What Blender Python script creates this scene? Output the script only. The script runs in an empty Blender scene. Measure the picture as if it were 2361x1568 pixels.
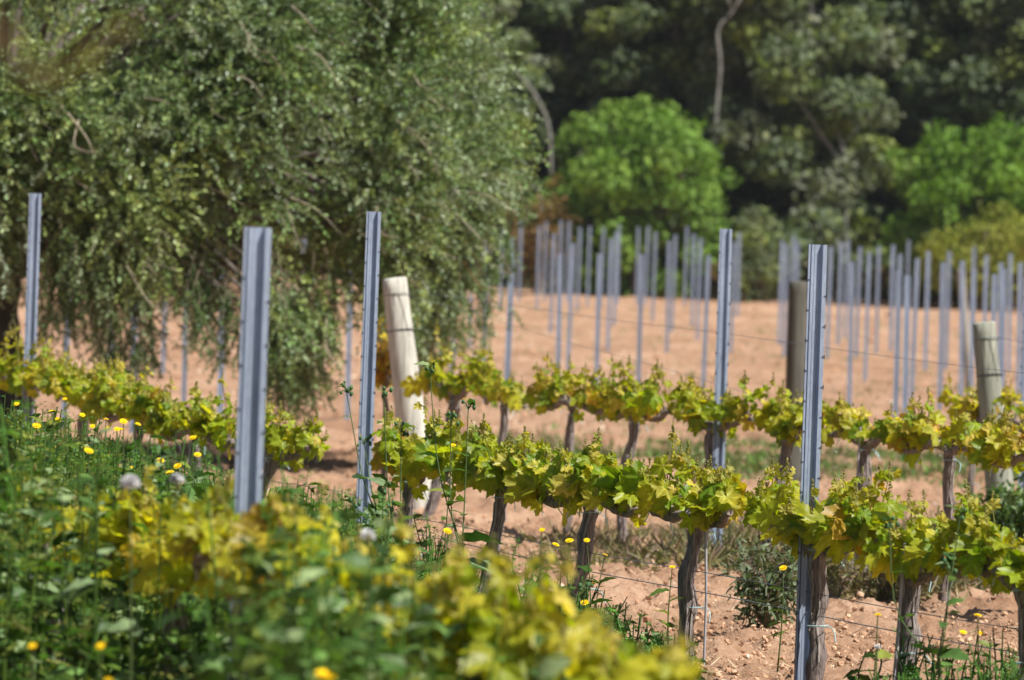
import bpy, math, random
import numpy as np
from mathutils import Matrix, Vector

# ------------------------------------------------------------------ camera, sky, sun, exposure
C = bpy.context.scene
COL = C.collection
FP = 10540.0            # focal length in photo-display pixels (2361 wide)
HC = 1.43               # camera height
ROLL = 0.030
PITCH = 76.0 / FP
cam_d = bpy.data.cameras.new("camera"); cam = bpy.data.objects.new("camera", cam_d); COL.objects.link(cam)
cam_d.sensor_width = 36.0; cam_d.lens = FP / 2361.0 * 36.0
cam_d.clip_start = 0.1; cam_d.clip_end = 3000
cam.matrix_world = Matrix.Translation((0, 0, HC)) @ Matrix.Rotation(math.pi/2 - PITCH, 4, 'X') @ Matrix.Rotation(ROLL, 4, 'Z')
cam_d.dof.use_dof = True; cam_d.dof.focus_distance = 18.2; cam_d.dof.aperture_fstop = 4.7
C.camera = cam

SUN_EL = math.radians(56); SUN_AZ = math.radians(-34)      # azimuth measured from +X towards +Y
sd = Vector((math.cos(SUN_EL)*math.cos(SUN_AZ), math.cos(SUN_EL)*math.sin(SUN_AZ), math.sin(SUN_EL)))
w = bpy.data.worlds.new("World"); C.world = w; w.use_nodes = True
nt = w.node_tree; bg = nt.nodes['Background']
sky = nt.nodes.new('ShaderNodeTexSky'); sky.sky_type = 'NISHITA'; sky.sun_disc = False
sky.sun_elevation = SUN_EL; sky.sun_rotation = math.pi/2 - SUN_AZ
nt.links.new(sky.outputs[0], bg.inputs[0]); bg.inputs[1].default_value = 0.047
sl = bpy.data.lights.new("sun", 'SUN'); sl.energy = 5.0; sl.angle = math.radians(0.5); sl.color = (1, 0.965, 0.91)
so = bpy.data.objects.new("sun", sl); COL.objects.link(so); so.rotation_euler = sd.to_track_quat('Z', 'Y').to_euler()
C.view_settings.view_transform = 'Standard'; C.view_settings.look = 'None'
C.view_settings.exposure = 0.68; C.view_settings.gamma = 1.0
C.cycles.max_bounces = 8; C.cycles.transparent_max_bounces = 8
C.cycles.use_denoising = True

rng = np.random.default_rng(7); random.seed(7)
def U(a, b, n=None): return rng.uniform(a, b, n)

def at(X, Y, d):
    """photo display pixel + distance -> world point"""
    x = X - 1180.5; y = Y - 784.0
    xt = x + ROLL*y; yt = y - ROLL*x
    return np.array([xt/FP*d, d, HC - (yt + 76.0)/FP*d])

# ------------------------------------------------------------------ noise + terrain
_perm = rng.random((512, 512))
def vnoise(x, y):
    xi = np.floor(x).astype(int); yi = np.floor(y).astype(int)
    fx = x - xi; fy = y - yi; fx = fx*fx*(3-2*fx); fy = fy*fy*(3-2*fy)
    a = _perm[xi % 512, yi % 512]; b = _perm[(xi+1) % 512, yi % 512]
    c = _perm[xi % 512, (yi+1) % 512]; d = _perm[(xi+1) % 512, (yi+1) % 512]
    return (a*(1-fx)+b*fx)*(1-fy) + (c*(1-fx)+d*fx)*fy - 0.5
def fbm(x, y, o=3):
    s = 0; a = 1.0
    for i in range(o):
        s = s + a*vnoise(x*2**i + 17*i, y*2**i + 31*i); a *= 0.5
    return s
def gz0(x, y):
    t = np.clip((y-45)/66.0, 0, 1.3)
    z = 0.0248*np.clip(y-45, 0, 75) - 0.055*np.clip(x, -40, 0)*t
    z = z + 0.16*np.clip(y-150, 0, 150)
    return z
def gz(x, y):
    x = np.asarray(x, float); y = np.asarray(y, float)
    z = gz0(x, y)
    z = z + 0.07*fbm(x*0.6, y*0.6, 2)
    near = np.clip((60-y)/20, 0.25, 1)
    z = z + near*(0.09*fbm(x*3.3, y*3.3, 2) + 0.12*np.maximum(fbm(x*9+5, y*9, 3)-.1, 0) + 0.06*np.maximum(fbm(x*21, y*21, 2)-.08, 0))
    c = x*0.939 + y*0.345
    z = z + 0.03*np.sin(c*2*math.pi/0.9)*np.clip((y-44)/4, 0, 1)
    return z

# ------------------------------------------------------------------ mesh builder
class MB:
    def __init__(s): s.V=[]; s.L=[]; s.S=[]; s.C=[]; s.n=0; s.sm=[]
    def add(s, V, F, col=(0.5,0.5,0.5), smooth=True):
        V = np.asarray(V, float).reshape(-1, 3); n = len(V)
        col = np.asarray(col, float)
        if col.ndim == 1: col = np.tile(col, (n, 1))
        s.V.append(V); s.C.append(col)
        if isinstance(F, np.ndarray):
            s.L.append((F + s.n).ravel()); s.S.append(np.full(len(F), F.shape[1])); s.sm.append(np.full(len(F), smooth))
        else:
            for f in F:
                s.L.append(np.array(f) + s.n); s.S.append(np.array([len(f)])); s.sm.append(np.array([smooth]))
        s.n += n
    def stamp(s, tV, tF, R, T, col, smooth=True):
        """R (k,3,3) with columns = axes*scale, T (k,3), col (k,3) or (k,n,3)"""
        tV = np.asarray(tV, float); tF = np.asarray(tF); k = len(T); n = len(tV)
        if k == 0: return
        V = np.einsum('kij,nj->kni', R, tV) + T[:, None, :]
        F = tF[None] + (np.arange(k)*n)[:, None, None]
        col = np.asarray(col, float)
        if col.ndim == 2: col = np.repeat(col[:, None, :], n, 1)
        s.add(V.reshape(-1, 3), F.reshape(-1, tF.shape[1]), col.reshape(-1, 3), smooth)
    def build(s, name, mat, parent=None):
        V = np.concatenate(s.V); L = np.concatenate(s.L); S = np.concatenate(s.S); Cc = np.concatenate(s.C)
        me = bpy.data.meshes.new(name)
        me.vertices.add(len(V)); me.vertices.foreach_set('co', V.astype(np.float32).ravel())
        me.loops.add(len(L)); me.loops.foreach_set('vertex_index', L.astype(np.int32))
        me.polygons.add(len(S)); st = np.concatenate([[0], np.cumsum(S)[:-1]])
        me.polygons.foreach_set('loop_start', st.astype(np.int32))
        me.polygons.foreach_set('use_smooth', np.concatenate(s.sm))
        me.update(calc_edges=True)
        a = me.color_attributes.new('col', 'FLOAT_COLOR', 'POINT')
        cc = np.ones((len(V), 4), np.float32); cc[:, :3] = Cc; a.data.foreach_set('color', cc.ravel())
        me.materials.append(mat)
        o = bpy.data.objects.new(name, me); COL.objects.link(o)
        if parent is not None: o.parent = parent
        return o
def tag(o, label=None, cat=None, group=None, kind=None):
    if label: o['label'] = label
    if cat: o['category'] = cat
    if group: o['group'] = group
    if kind: o['kind'] = kind
    return o
def empty(name, loc, label=None, cat=None, group=None):
    o = bpy.data.objects.new(name, None); COL.objects.link(o); o.location = Vector([float(v) for v in loc]); o.empty_display_size = 0.1
    return tag(o, label, cat, group)
def nrm(v): return v/np.maximum(np.linalg.norm(v, axis=-1, keepdims=True), 1e-9)
def frames(D, N, S):
    """columns: X = side, Y = direction, Z = normal, scaled by S (k,) or (k,3)"""
    D = nrm(D); X = nrm(np.cross(D, N)); Z = np.cross(X, D)
    S = np.asarray(S, float)
    if S.ndim == 1: S = np.repeat(S[:, None], 3, 1)
    return np.stack([X*S[:, :1], D*S[:, 1:2], Z*S[:, 2:3]], axis=2)
def rdir(n): return nrm(rng.normal(size=(n, 3)))
def tube(mb, P, r, n=8, col=(0.5,0.5,0.5), rough=0.0, cap=True):
    P = np.asarray(P, float); m = len(P); r = np.broadcast_to(np.asarray(r, float), (m,))
    T = np.gradient(P, axis=0); T = nrm(T)
    ref = np.array([0.31, 0.94, 0.11]) if abs(T[:, 2]).mean() > 0.5 else np.array([0.05, 0.1, 1.0])
    A = nrm(np.cross(T, ref)); B = np.cross(T, A)
    th = np.linspace(0, 2*math.pi, n, endpoint=False)
    rr = r[:, None]*(1 + rough*rng.uniform(-1, 1, (m, n)))
    V = P[:, None] + rr[..., None]*(np.cos(th)[None, :, None]*A[:, None] + np.sin(th)[None, :, None]*B[:, None])
    i = np.arange(m-1)[:, None]*n; j = np.arange(n)[None]; j2 = (j+1) % n
    F = np.stack([i+j, i+j2, i+n+j2, i+n+j], -1).reshape(-1, 4)
    mb.add(V.reshape(-1, 3), F, col)
    if cap:
        for ring, rev in ((V[0], True), (V[-1], False)):
            f = list(range(n)); mb.add(ring, [f[::-1] if rev else f], col, False)
def curve(pts, n):
    """smooth resample of a polyline (Catmull-Rom)"""
    P = np.asarray(pts, float); P = np.vstack([2*P[0]-P[1], P, 2*P[-1]-P[-2]]); m = len(P)-3
    t = np.linspace(0, m-1e-6, n); i = t.astype(int); f = (t-i)[:, None]
    a, b, c, d = P[i], P[i+1], P[i+2], P[i+3]
    return 0.5*(2*b + (c-a)*f + (2*a-5*b+4*c-d)*f**2 + (3*b-a-3*c+d)*f**3)

# ------------------------------------------------------------------ materials
def newmat(name):
    m = bpy.data.materials.new(name); m.use_nodes = True; n = m.node_tree; p = n.nodes['Principled BSDF']; return m, n, p
def leafmat(name, trans=0.4, rough=0.45, spec=0.4, tint=(1.25, 1.2, 0.5), bump=0.0):
    m, n, p = newmat(name)
    a = n.nodes.new('ShaderNodeAttribute'); a.attribute_name = 'col'
    nz = n.nodes.new('ShaderNodeTexNoise'); nz.inputs['Scale'].default_value = 35; nz.inputs['Detail'].default_value = 3
    geo = n.nodes.new('ShaderNodeTexCoord'); n.links.new(geo.outputs['Object'], nz.inputs['Vector'])
    mr = n.nodes.new('ShaderNodeMapRange'); mr.inputs[1].default_value = 0.3; mr.inputs[2].default_value = 0.7; mr.inputs[3].default_value = 0.75; mr.inputs[4].default_value = 1.2
    n.links.new(nz.outputs[0], mr.inputs[0])
    vm = n.nodes.new('ShaderNodeVectorMath'); vm.operation = 'SCALE'
    n.links.new(a.outputs['Color'], vm.inputs[0]); n.links.new(mr.outputs[0], vm.inputs['Scale'])
    n.links.new(vm.outputs[0], p.inputs['Base Color']); p.inputs['Roughness'].default_value = rough
    p.inputs['Specular IOR Level'].default_value = spec
    tr = n.nodes.new('ShaderNodeBsdfTranslucent'); tm = n.nodes.new('ShaderNodeVectorMath'); tm.operation = 'MULTIPLY'
    tm.inputs[1].default_value = tint; n.links.new(vm.outputs[0], tm.inputs[0]); n.links.new(tm.outputs[0], tr.inputs[0])
    mx = n.nodes.new('ShaderNodeMixShader'); mx.inputs[0].default_value = trans
    n.links.new(p.outputs[0], mx.inputs[1]); n.links.new(tr.outputs[0], mx.inputs[2])
    n.links.new(mx.outputs[0], n.nodes['Material Output'].inputs[0])
    return m
M_vine = leafmat('vine_leaf', 0.56, 0.42, 0.35, (1.5, 1.45, 0.3))
M_olive = leafmat('olive_leaf', 0.14, 0.38, 0.4, (1.2, 1.3, 0.5))
M_weed = leafmat('weed_leaf', 0.30, 0.5, 0.25, (1.1, 1.4, 0.5))
M_tree = leafmat('tree_leaf', 0.3, 0.6, 0.2, (1.1, 1.3, 0.5))
M_petal = leafmat('petal', 0.12, 0.8, 0.1, (1, 1, 1))
def colmat(name, rough=0.7, bump=0.4, scale=(1, 1, 1), nscale=30, vary=(0.6, 1.35), bdist=0.01, spec=0.3):
    m, n, p = newmat(name)
    a = n.nodes.new('ShaderNodeAttribute'); a.attribute_name = 'col'
    tc = n.nodes.new('ShaderNodeTexCoord'); mp = n.nodes.new('ShaderNodeMapping'); mp.inputs['Scale'].default_value = scale
    n.links.new(tc.outputs['Object'], mp.inputs[0])
    nz = n.nodes.new('ShaderNodeTexNoise'); nz.inputs['Scale'].default_value = nscale; nz.inputs['Detail'].default_value = 5; nz.inputs['Roughness'].default_value = 0.65
    n.links.new(mp.outputs[0], nz.inputs['Vector'])
    mr = n.nodes.new('ShaderNodeMapRange'); mr.inputs[1].default_value = 0.32; mr.inputs[2].default_value = 0.68; mr.inputs[3].default_value = vary[0]; mr.inputs[4].default_value = vary[1]
    n.links.new(nz.outputs[0], mr.inputs[0])
    vm = n.nodes.new('ShaderNodeVectorMath'); vm.operation = 'SCALE'
    n.links.new(a.outputs['Color'], vm.inputs[0]); n.links.new(mr.outputs[0], vm.inputs['Scale']); n.links.new(vm.outputs[0], p.inputs['Base Color'])
    p.inputs['Roughness'].default_value = rough; p.inputs['Specular IOR Level'].default_value = spec
    b = n.nodes.new('ShaderNodeBump'); b.inputs['Strength'].default_value = bump; b.inputs['Distance'].default_value = bdist
    n.links.new(nz.outputs[0], b.inputs['Height']); n.links.new(b.outputs[0], p.inputs['Normal'])
    return m
M_bark = colmat('vine_bark', 0.9, 1.0, (1, 1, 0.12), 110, (0.35, 1.5), 0.012)
M_wood = colmat('weathered_wood', 0.85, 0.7, (1, 1, 0.06), 38, (0.55, 1.12), 0.008)
M_tbark = colmat('tree_bark', 0.9, 0.8, (1, 1, 0.3), 8, (0.6, 1.3), 0.05)
M_stem = colmat('stem', 0.7, 0.2, (1, 1, 1), 20, (0.8, 1.2))
M_stone = colmat('stone', 0.9, 0.5, (1, 1, 1), 12, (0.75, 1.25))
M_wire = colmat('wire', 0.5, 0.1, (1, 1, 1), 12, (0.8, 1.2))
M_tie = colmat('plastic_tie', 0.4, 0.0, (1, 1, 1), 12, (0.9, 1.1))
def steel():
    m, n, p = newmat('galvanised_steel')
    tc = n.nodes.new('ShaderNodeTexCoord'); mp = n.nodes.new('ShaderNodeMapping'); mp.inputs['Scale'].default_value = (1, 1, 0.25)
    n.links.new(tc.outputs['Object'], mp.inputs[0])
    vo = n.nodes.new('ShaderNodeTexVoronoi'); vo.inputs['Scale'].default_value = 140; n.links.new(mp.outputs[0], vo.inputs['Vector'])
    nz = n.nodes.new('ShaderNodeTexNoise'); nz.inputs['Scale'].default_value = 9; nz.inputs['Detail'].default_value = 5; n.links.new(mp.outputs[0], nz.inputs['Vector'])
    mth = n.nodes.new('ShaderNodeMath'); mth.operation = 'MULTIPLY_ADD'; mth.inputs[1].default_value = 0.25
    sep = n.nodes.new('ShaderNodeSeparateColor'); n.links.new(vo.outputs['Color'], sep.inputs[0])
    n.links.new(sep.outputs[0], mth.inputs[0]); n.links.new(nz.outputs[0], mth.inputs[2])
    cr = n.nodes.new('ShaderNodeValToRGB'); cr.color_ramp.elements[0].position = 0.3; cr.color_ramp.elements[0].color = (0.22, 0.27, 0.36, 1)
    cr.color_ramp.elements[1].position = 0.9; cr.color_ramp.elements[1].color = (0.38, 0.445, 0.56, 1)
    n.links.new(mth.outputs[0], cr.inputs[0]); n.links.new(cr.outputs[0], p.inputs['Base Color'])
    p.inputs['Metallic'].default_value = 0.35; p.inputs['Roughness'].default_value = 0.55
    return m
M_steel = steel()
def soil():
    m, n, p = newmat('red_soil')
    tc = n.nodes.new('ShaderNodeTexCoord')
    def noise(s, d=6, r=0.6):
        x = n.nodes.new('ShaderNodeTexNoise'); x.inputs['Scale'].default_value = s; x.inputs['Detail'].default_value = d; x.inputs['Roughness'].default_value = r
        n.links.new(tc.outputs['Object'], x.inputs['Vector']); return x
    a = noise(0.35, 4); b = noise(14, 8, 0.7); c = noise(3, 5)
    cr = n.nodes.new('ShaderNodeValToRGB'); e = cr.color_ramp.elements
    e[0].position = 0.3; e[0].color = (0.30, 0.165, 0.09, 1); e[1].position = 0.72; e[1].color = (0.66, 0.465, 0.32, 1)
    k = e.new(0.5); k.color = (0.48, 0.295, 0.19, 1)
    ad = n.nodes.new('ShaderNodeMath'); ad.operation = 'ADD'; n.links.new(b.outputs[0], ad.inputs[0]); n.links.new(c.outputs[0], ad.inputs[1])
    ml = n.nodes.new('ShaderNodeMath'); ml.operation = 'MULTIPLY'; ml.inputs[1].default_value = 0.5; n.links.new(ad.outputs[0], ml.inputs[0])
    n.links.new(ml.outputs[0], cr.inputs[0])
    mx = n.nodes.new('ShaderNodeMix'); mx.data_type = 'RGBA'; mx.blend_type = 'MULTIPLY'; mx.inputs[0].default_value = 0.8
    cr2 = n.nodes.new('ShaderNodeValToRGB'); cr2.color_ramp.elements[0].position = 0.35; cr2.color_ramp.elements[0].color = (0.66, 0.60, 0.54, 1); cr2.color_ramp.elements[1].position = 0.65
    n.links.new(a.outputs[0], cr2.inputs[0]); n.links.new(cr.outputs[0], mx.inputs[6]); n.links.new(cr2.outputs[0], mx.inputs[7])
    n.links.new(mx.outputs[2], p.inputs['Base Color']); p.inputs['Roughness'].default_value = 0.95; p.inputs['Specular IOR Level'].default_value = 0.1
    bp = n.nodes.new('ShaderNodeBump'); bp.inputs['Strength'].default_value = 1.0; bp.inputs['Distance'].default_value = 0.05
    n.links.new(b.outputs[0], bp.inputs['Height']); n.links.new(bp.outputs[0], p.inputs['Normal'])
    return m
M_soil = soil()

# ------------------------------------------------------------------ ground
def build_ground():
    ys = [-60, -20, 0, 4, 7]; y = 9.0
    while y < 48: ys.append(y); y += 0.0028*y
    while y < 130: ys.append(y); y += 0.006*y
    while y < 320: ys.append(y); y += 0.05*y
    ys += [420, 600]
    ys = np.array(ys)
    xs = np.arange(-4.6, 4.61, 0.03)
    out = []; x = 4.63; st = 0.06
    while x < 60: out.append(x); x += st; st *= 1.09
    out += [90, 160, 300]; out = np.array(out)
    xs = np.concatenate([-out[::-1], xs, out])
    X, Y = np.meshgrid(xs, ys); Z = gz(X, Y)
    n, m = X.shape; V = np.stack([X, Y, Z], -1).reshape(-1, 3)
    i = np.arange(n-1)[:, None]*m; j = np.arange(m-1)[None]
    F = np.stack([i+j, i+j+1, i+m+j+1, i+m+j], -1).reshape(-1, 4)
    mb = MB(); mb.add(V, F); return tag(mb.build('ground', M_soil), kind='structure')
build_ground()

# stones and clods lying on the soil
def icos():
    t = (1+5**0.5)/2
    V = nrm(np.array([(-1,t,0),(1,t,0),(-1,-t,0),(1,-t,0),(0,-1,t),(0,1,t),(0,-1,-t),(0,1,-t),(t,0,-1),(t,0,1),(-t,0,-1),(-t,0,1)], float))
    F = np.array([(0,11,5),(0,5,1),(0,1,7),(0,7,10),(0,10,11),(1,5,9),(5,11,4),(11,10,2),(10,7,6),(7,1,8),(3,9,4),(3,4,2),(3,2,6),(3,6,8),(3,8,9),(4,9,5),(2,4,11),(6,2,10),(8,6,7),(9,8,1)])
    return V, F
ICO = icos()
def scatter_stones():
    mb = MB(); k = 16000
    d = 9 + 40*rng.random(k)**1.3; x = U(-0.14, 0.14, k)*d
    far = rng.random(k) < 0.25; d[far] = U(32, 112, far.sum()); x[far] = U(-0.14, 0.14, far.sum())*d[far]
    s = 0.003 + 0.020*rng.random(k)**7 + far*(0.012+.03*rng.random(k)**3)
    R = frames(rdir(k), rdir(k), np.stack([s, s*U(0.6, 1.3, k), s*U(0.5, 0.9, k)], 1))
    g = rng.random(k)[:, None]
    col = np.where(g < 0.22, np.array([[0.62, 0.50, 0.38]]), np.array([[0.47, 0.255, 0.15]]))*U(0.7, 1.15, k)[:, None]
    tV = ICO[0]*(1 + 0.25*rng.uniform(-1, 1, (12, 1)))
    mb.stamp(tV, ICO[1], R, np.stack([x, d, gz(x, d)+s*0.25], 1), col, False)
    tag(mb.build('gravel', M_stone), 'small pale stones and red clods strewn over the bare soil', 'gravel', kind='stuff')
scatter_stones()
def lance(nt=5, wd=0.16, fold=0.25):
    """toothed lance leaf template along +Y, length 1"""
    ys = np.linspace(0, 1, nt); L = []; R_ = []; M = []
    for i, y in enumerate(ys):
        w_ = wd*math.sin(math.pi*min(y*0.92+0.08, 1))**0.8*(1.25 if i % 2 else 0.8)
        z = -0.35*y*y
        L.append((-w_, y-(.05 if i % 2 else 0), z+w_*fold)); M.append((0, y, z)); R_.append((w_, y-(.05 if i % 2 else 0), z+w_*fold))
    V = np.array(L+M+R_); F = []
    for i in range(nt-1):
        F += [(i, i+nt, i+nt+1, i+1), (i+nt, i+2*nt, i+2*nt+1, i+nt+1)]
    return V, np.array(F)
LN = lance(5, .15); LN2 = lance(7, .24); GR = lance(4, .035); SM = (np.array([(0, 0, 0), (.28, .45, .05), (0, 1, -.1), (-.28, .45, .05)], float), np.array([(0, 1, 2, 3)]))
def clods():
    mb = MB(); k = 70000; d = U(13, 30, k); x = U(-.125, .125, k)*d; keep = fbm(x*2.2, d*2.2, 2) > -.12; d = d[keep]; x = x[keep]; k = len(d)
    s = 0.003 + 0.013*rng.random(k)**3
    R = frames(rdir(k), rdir(k), np.stack([s, s*U(0.6, 1.3, k), s*U(0.6, 1, k)], 1))
    col = np.array([(0.44, 0.27, 0.165), (0.32, 0.185, 0.11), (0.54, 0.36, 0.23)])[rng.integers(0, 3, k)]*U(.8, 1.15, k)[:, None]
    mb.stamp(ICO[0]*(1 + 0.3*rng.uniform(-1, 1, (12, 1))), ICO[1], R, np.stack([x, d, gz(x, d)+s*.3], 1), col, False)
    k = 5000; d = U(13, 27, k); x = U(-.125, .125, k)*d
    D = rdir(k); D[:, 2] *= .25
    mb.stamp(GR[0]*np.array([.8, 1, 1]), GR[1], frames(D, rdir(k), U(.02, .09, k)), np.stack([x, d, gz(x, d)+.008], 1), np.array([(.55, .45, .30), (.40, .30, .20), (.20, .13, .09)])[rng.integers(0, 3, k)])
    tag(mb.build('soil_clods', M_stone), 'crumbly red earth clods covering the ground between the vine rows', 'soil', kind='stuff')
clods()

# ------------------------------------------------------------------ steel posts
def post_mesh(H, hooks=True):
    w2, dp = 0.0355, 0.026
    pr = np.array([(-w2, .009), (-w2, 0), (-.0285, 0), (-.0275, .013), (-.0240, .013), (-.0225, .004), (-.0145, .004), (-.0125, .0055), (-.0105, .004), (-.002, .004), (.001, .021), (.017, .021), (.0200, 0), (w2, 0), (w2, .009)])
    # thickness by offsetting along 2D normals
    t = np.gradient(pr, axis=0); nn = np.stack([-t[:, 1], t[:, 0]], 1); nn /= np.linalg.norm(nn, axis=1)[:, None]
    inner = pr + nn*0.0018
    loop = np.vstack([pr, inner[::-1]]); n = len(loop); h = len(pr)
    zs = [-0.4, 0, H*0.3, H*0.6, H]
    V = np.array([(p[0], p[1], z) for z in zs for p in loop]); F = []
    for k in range(len(zs)-1):
        for i in range(n):
            j = (i+1) % n; F.append((k*n+i, k*n+j, (k+1)*n+j, (k+1)*n+i))
    top = (len(zs)-1)*n
    for i in range(h-1): F.append((top+i, top+i+1, top+n-2-i, top+n-1-i))
    mb = MB(); mb.add(V, np.array(F), (0.5, 0.5, 0.5), False)
    body = mb
    hk = []
    if hooks:
        cube = np.array([(x, y, z) for z in (0, 1) for y in (0, 1) for x in (0, 1)], float)
        cf = np.array([(0,2,3,1),(4,5,7,6),(0,1,5,4),(2,6,7,3),(0,4,6,2),(1,3,7,5)])
        z = H - 0.14; k = 0
        while z > 0.25:
            for s in (-1, 1):
                zz = z - (0.06 if s > 0 else 0.0)
                x0 = s*(w2+0.0003)
                v = cube*np.array([0.0032, 0.004, 0.016]) + np.array([x0 if s > 0 else x0-0.0032, -0.001, zz])
                h1 = MB(); h1.add(v, cf, (0.05, 0.05, 0.06), False)  # hooks coloured near-black for the shadow in the edge notches
                v = cube*np.array([0.006, 0.0015, 0.004]) + np.array([x0-0.0075 if s > 0 else x0+0.0015, -0.0018, zz+0.006])
                h1.add(v, cf, (0.05, 0.05, 0.06), False); hk.append(h1)
            z -= 0.113
    return body, hk
M_notch_shade = colmat('notch_shade', 0.7, 0.0, (1, 1, 1), 12, (0.9, 1.1))
def steel_post(x, d, ztop, label, rz, lean=(0, 0), width=1.0, group=None):
    z0 = float(gz(x, d)); H = ztop - z0
    body, hk = post_mesh(H)
    root = empty('steel_post', (x, d, z0), label, 'post', group)
    body.build('channel_profile', M_steel, root)
    for h in hk: h.build('wire_hook', M_notch_shade, root)
    root.rotation_euler = (lean[1], lean[0], rz); root.scale = (width, width, 1)
    return root
CR = {'E': 3.44, 'F': 6.93, 'G': 9.92, 'H': 13.0}
def row_d(X, row, Y=1000):
    r = ((X-1180.5) + ROLL*(Y-784))/FP
    return CR[row]/(0.345 + 0.939*r)
main = [  # X top, Y top, row, label, spin
    (80, 446, 'F', 'tall grey steel post farthest left, in front of the dark olive trunk', 0.24, 1.04),
    (585, 524, 'E', 'widest steel post, softly blurred, rising out of the left foreground leaves', 0.20, 1.0),
    (857, 488, 'F', 'sharp grey steel post just left of the leaning white wooden post', 0.24, 1.0),
    (1673, 528, 'G', 'slim grey steel post tied to a vine in the middle row, right of centre', 0.26, 1.0),
    (1883, 564, 'F', 'sharp tall grey channel post on the right, running down past the bottom edge', 0.22, 1.0),
]
for X, Y, row, lab, rz, wd in main:
    d = row_d(X, row, Y); p = at(X, Y, d)
    steel_post(p[0], d, p[2], lab, rz, lean=(U(-.004, .008), 0), width=wd)
p = at(2360, 840, 30.0)
steel_post(p[0]+0.02, 30.0, at(2360, 640, 30.0)[2], 'steel post cut off by the right edge beside the grey wooden post', 0.1)

# thin posts of the young planting behind: positions read as (column, top)
field = [(1180,549),(1202,507),(1244,522),(1261,512),(1276,539),(1296,508),(1312,510),(1296,586),(1318,562),(1337,525),(1360,522),(1384,586),(1390,524),(1409,550),(1429,518),(1422,535),
 (1473,523),(1481,587),(1493,522),(1510,535),(1555,542),(1545,556),(1159,522),(1123,570),(1176,600),(1583,522),(1602,540),(1615,549),(1630,589),(1706,537),(1692,559),(1803,555),(1828,545),(1842,559),(1815,565),
 (1914,569),(1939,559),(1954,555),(1981,569),(1968,604),(2003,582),(2027,567),(2060,565),(2074,586),(2075,626),(2097,636),(2095,554),(2111,596),(2141,580),(2176,606),(2188,580),(2225,602),(2243,569),(2248,619),
 (2275,589),(2294,633),(2310,606),(2334,585),(2357,606),(2320,620),(160,545),(385,560),(435,570),(520,575),(604,590),(812,605),(985,600),(1090,560),(265,520),(700,545),(905,560),(1052,540),(320,505)]
fp_proto = None; GF = 'bare steel posts of the ploughed field behind'
for X, Y in field:
    yc = Y - ROLL*(X-1180)
    d = min(max(7336.0/max(yc-447, 10), 44.5), 108)
    if X < 1150: d = 46 + (X*7 % 40)*0.9; 
    p = at(X, Y, d); x = p[0]; z0 = float(gz(x, d)); H = max(min(p[2]-z0, 2.05), 1.7)
    if fp_proto is None:
        b, hk = post_mesh(1.85, False)
        fp_proto = b.build('steel_post', M_steel); o = fp_proto
    else:
        o = fp_proto.copy(); COL.objects.link(o)
    tag(o, 'thin grey steel post, blurred, standing in the bare field behind the vine rows', 'post', GF)
    o.location = (x, d, z0); o.scale = (U(.76, .92), .9, H/1.85); o.rotation_euler = (U(-.02, .02), U(-.012, .012), U(0.05, 0.5))

# ------------------------------------------------------------------ wooden end posts
def wooden_post(Xt, Yt, Xb, d, r, col, label, wires=True, db=0.0, taper=1.08):
    top = at(Xt, Yt, d); xb = at(Xb, 1180, d)[0]; yb = d+db
    base = np.array([xb, yb, float(gz(xb, yb))])
    root = empty('wooden_post', base, label, 'post'); top = top-base
    P = np.array([top*t for t in np.linspace(-0.15, 1, 26)]); P[:, 0] += 0.006*np.sin(np.linspace(0, 5, 26))
    mb = MB()
    rr = r*np.linspace(taper, 1.0, 26); 
    n = 28; T = nrm(top); A = nrm(np.cross(T, np.array([0, 1, 0.]))); B = np.cross(T, A)
    th = np.linspace(0, 2*math.pi, n, endpoint=False); V = []; Cc = []
    extra = [(1.004, 0.93), (1.007, 0.75), (1.008, 0.3), (1.008, 0.02)]
    rings = [(P[i], rr[i]) for i in range(26)] + [(top*a, r*b) for a, b in extra]
    for i, (c, q) in enumerate(rings):
        wob = 1 + 0.02*np.sin(2*th+i*0.25) + 0.012*np.sin(5*th+i*0.1) + 0.01*rng.uniform(-1, 1, n)
        V.append(c + (q*wob)[:, None]*(np.cos(th)[:, None]*A + np.sin(th)[:, None]*B))
        cc = np.tile(col, (n, 1))*(0.92 + 0.14*rng.random((n, 1)))
        Cc.append(cc)
    V = np.concatenate(V); m = len(rings)
    i = np.arange(m-1)[:, None]*n; j = np.arange(n)[None]; F = np.stack([i+j, i+(j+1) % n, i+n+(j+1) % n, i+n+j], -1).reshape(-1, 4)
    mb.add(V, F, np.concatenate(Cc)); mb.build('shaft', M_wood, root)
    if wires:
        for q, zc in ((0.93, 0.0025), (0.77, 0.0045)):
            wb = MB(); c = top*q; th2 = np.linspace(0, 2*math.pi, 33)
            ring = c + (r*1.06+zc)*(np.cos(th2)[:, None]*A + np.sin(th2)[:, None]*B) + np.array([0, 0, 1])*0.012*np.sin(th2)[:, None]
            tube(wb, ring, 0.003 if zc < 0.003 else 0.0042, 5, (0.12, 0.16, 0.17) if q > 0.9 else (0.05, 0.05, 0.06), cap=False); wb.build('wire_band', M_wire, root)
        wb = MB()
        for a0, a1 in ((-1.75, -2.2), (-1.3, -1.25)):
            pts = [top*q + r*1.07*(math.cos(a0+(a1-a0)*t)*A - abs(math.sin(a0+(a1-a0)*t))*B*np.sign(B[1])*1.0) for q, t in ((0.93, 0), (0.85, .5), (0.74, 1))]
            tube(wb, curve(pts, 8), 0.0016, 4, (0.08, 0.07, 0.07))
        wb.build('hanging_wire', M_wire, root)
    return root, base, top
W1, b1, t1 = wooden_post(912, 644, 966, row_d(940, 'G')+0.3, 0.083, (0.62, 0.60, 0.52), 'pale whitish wooden end post leaning left beside the olive tree', taper=1.42)
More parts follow.
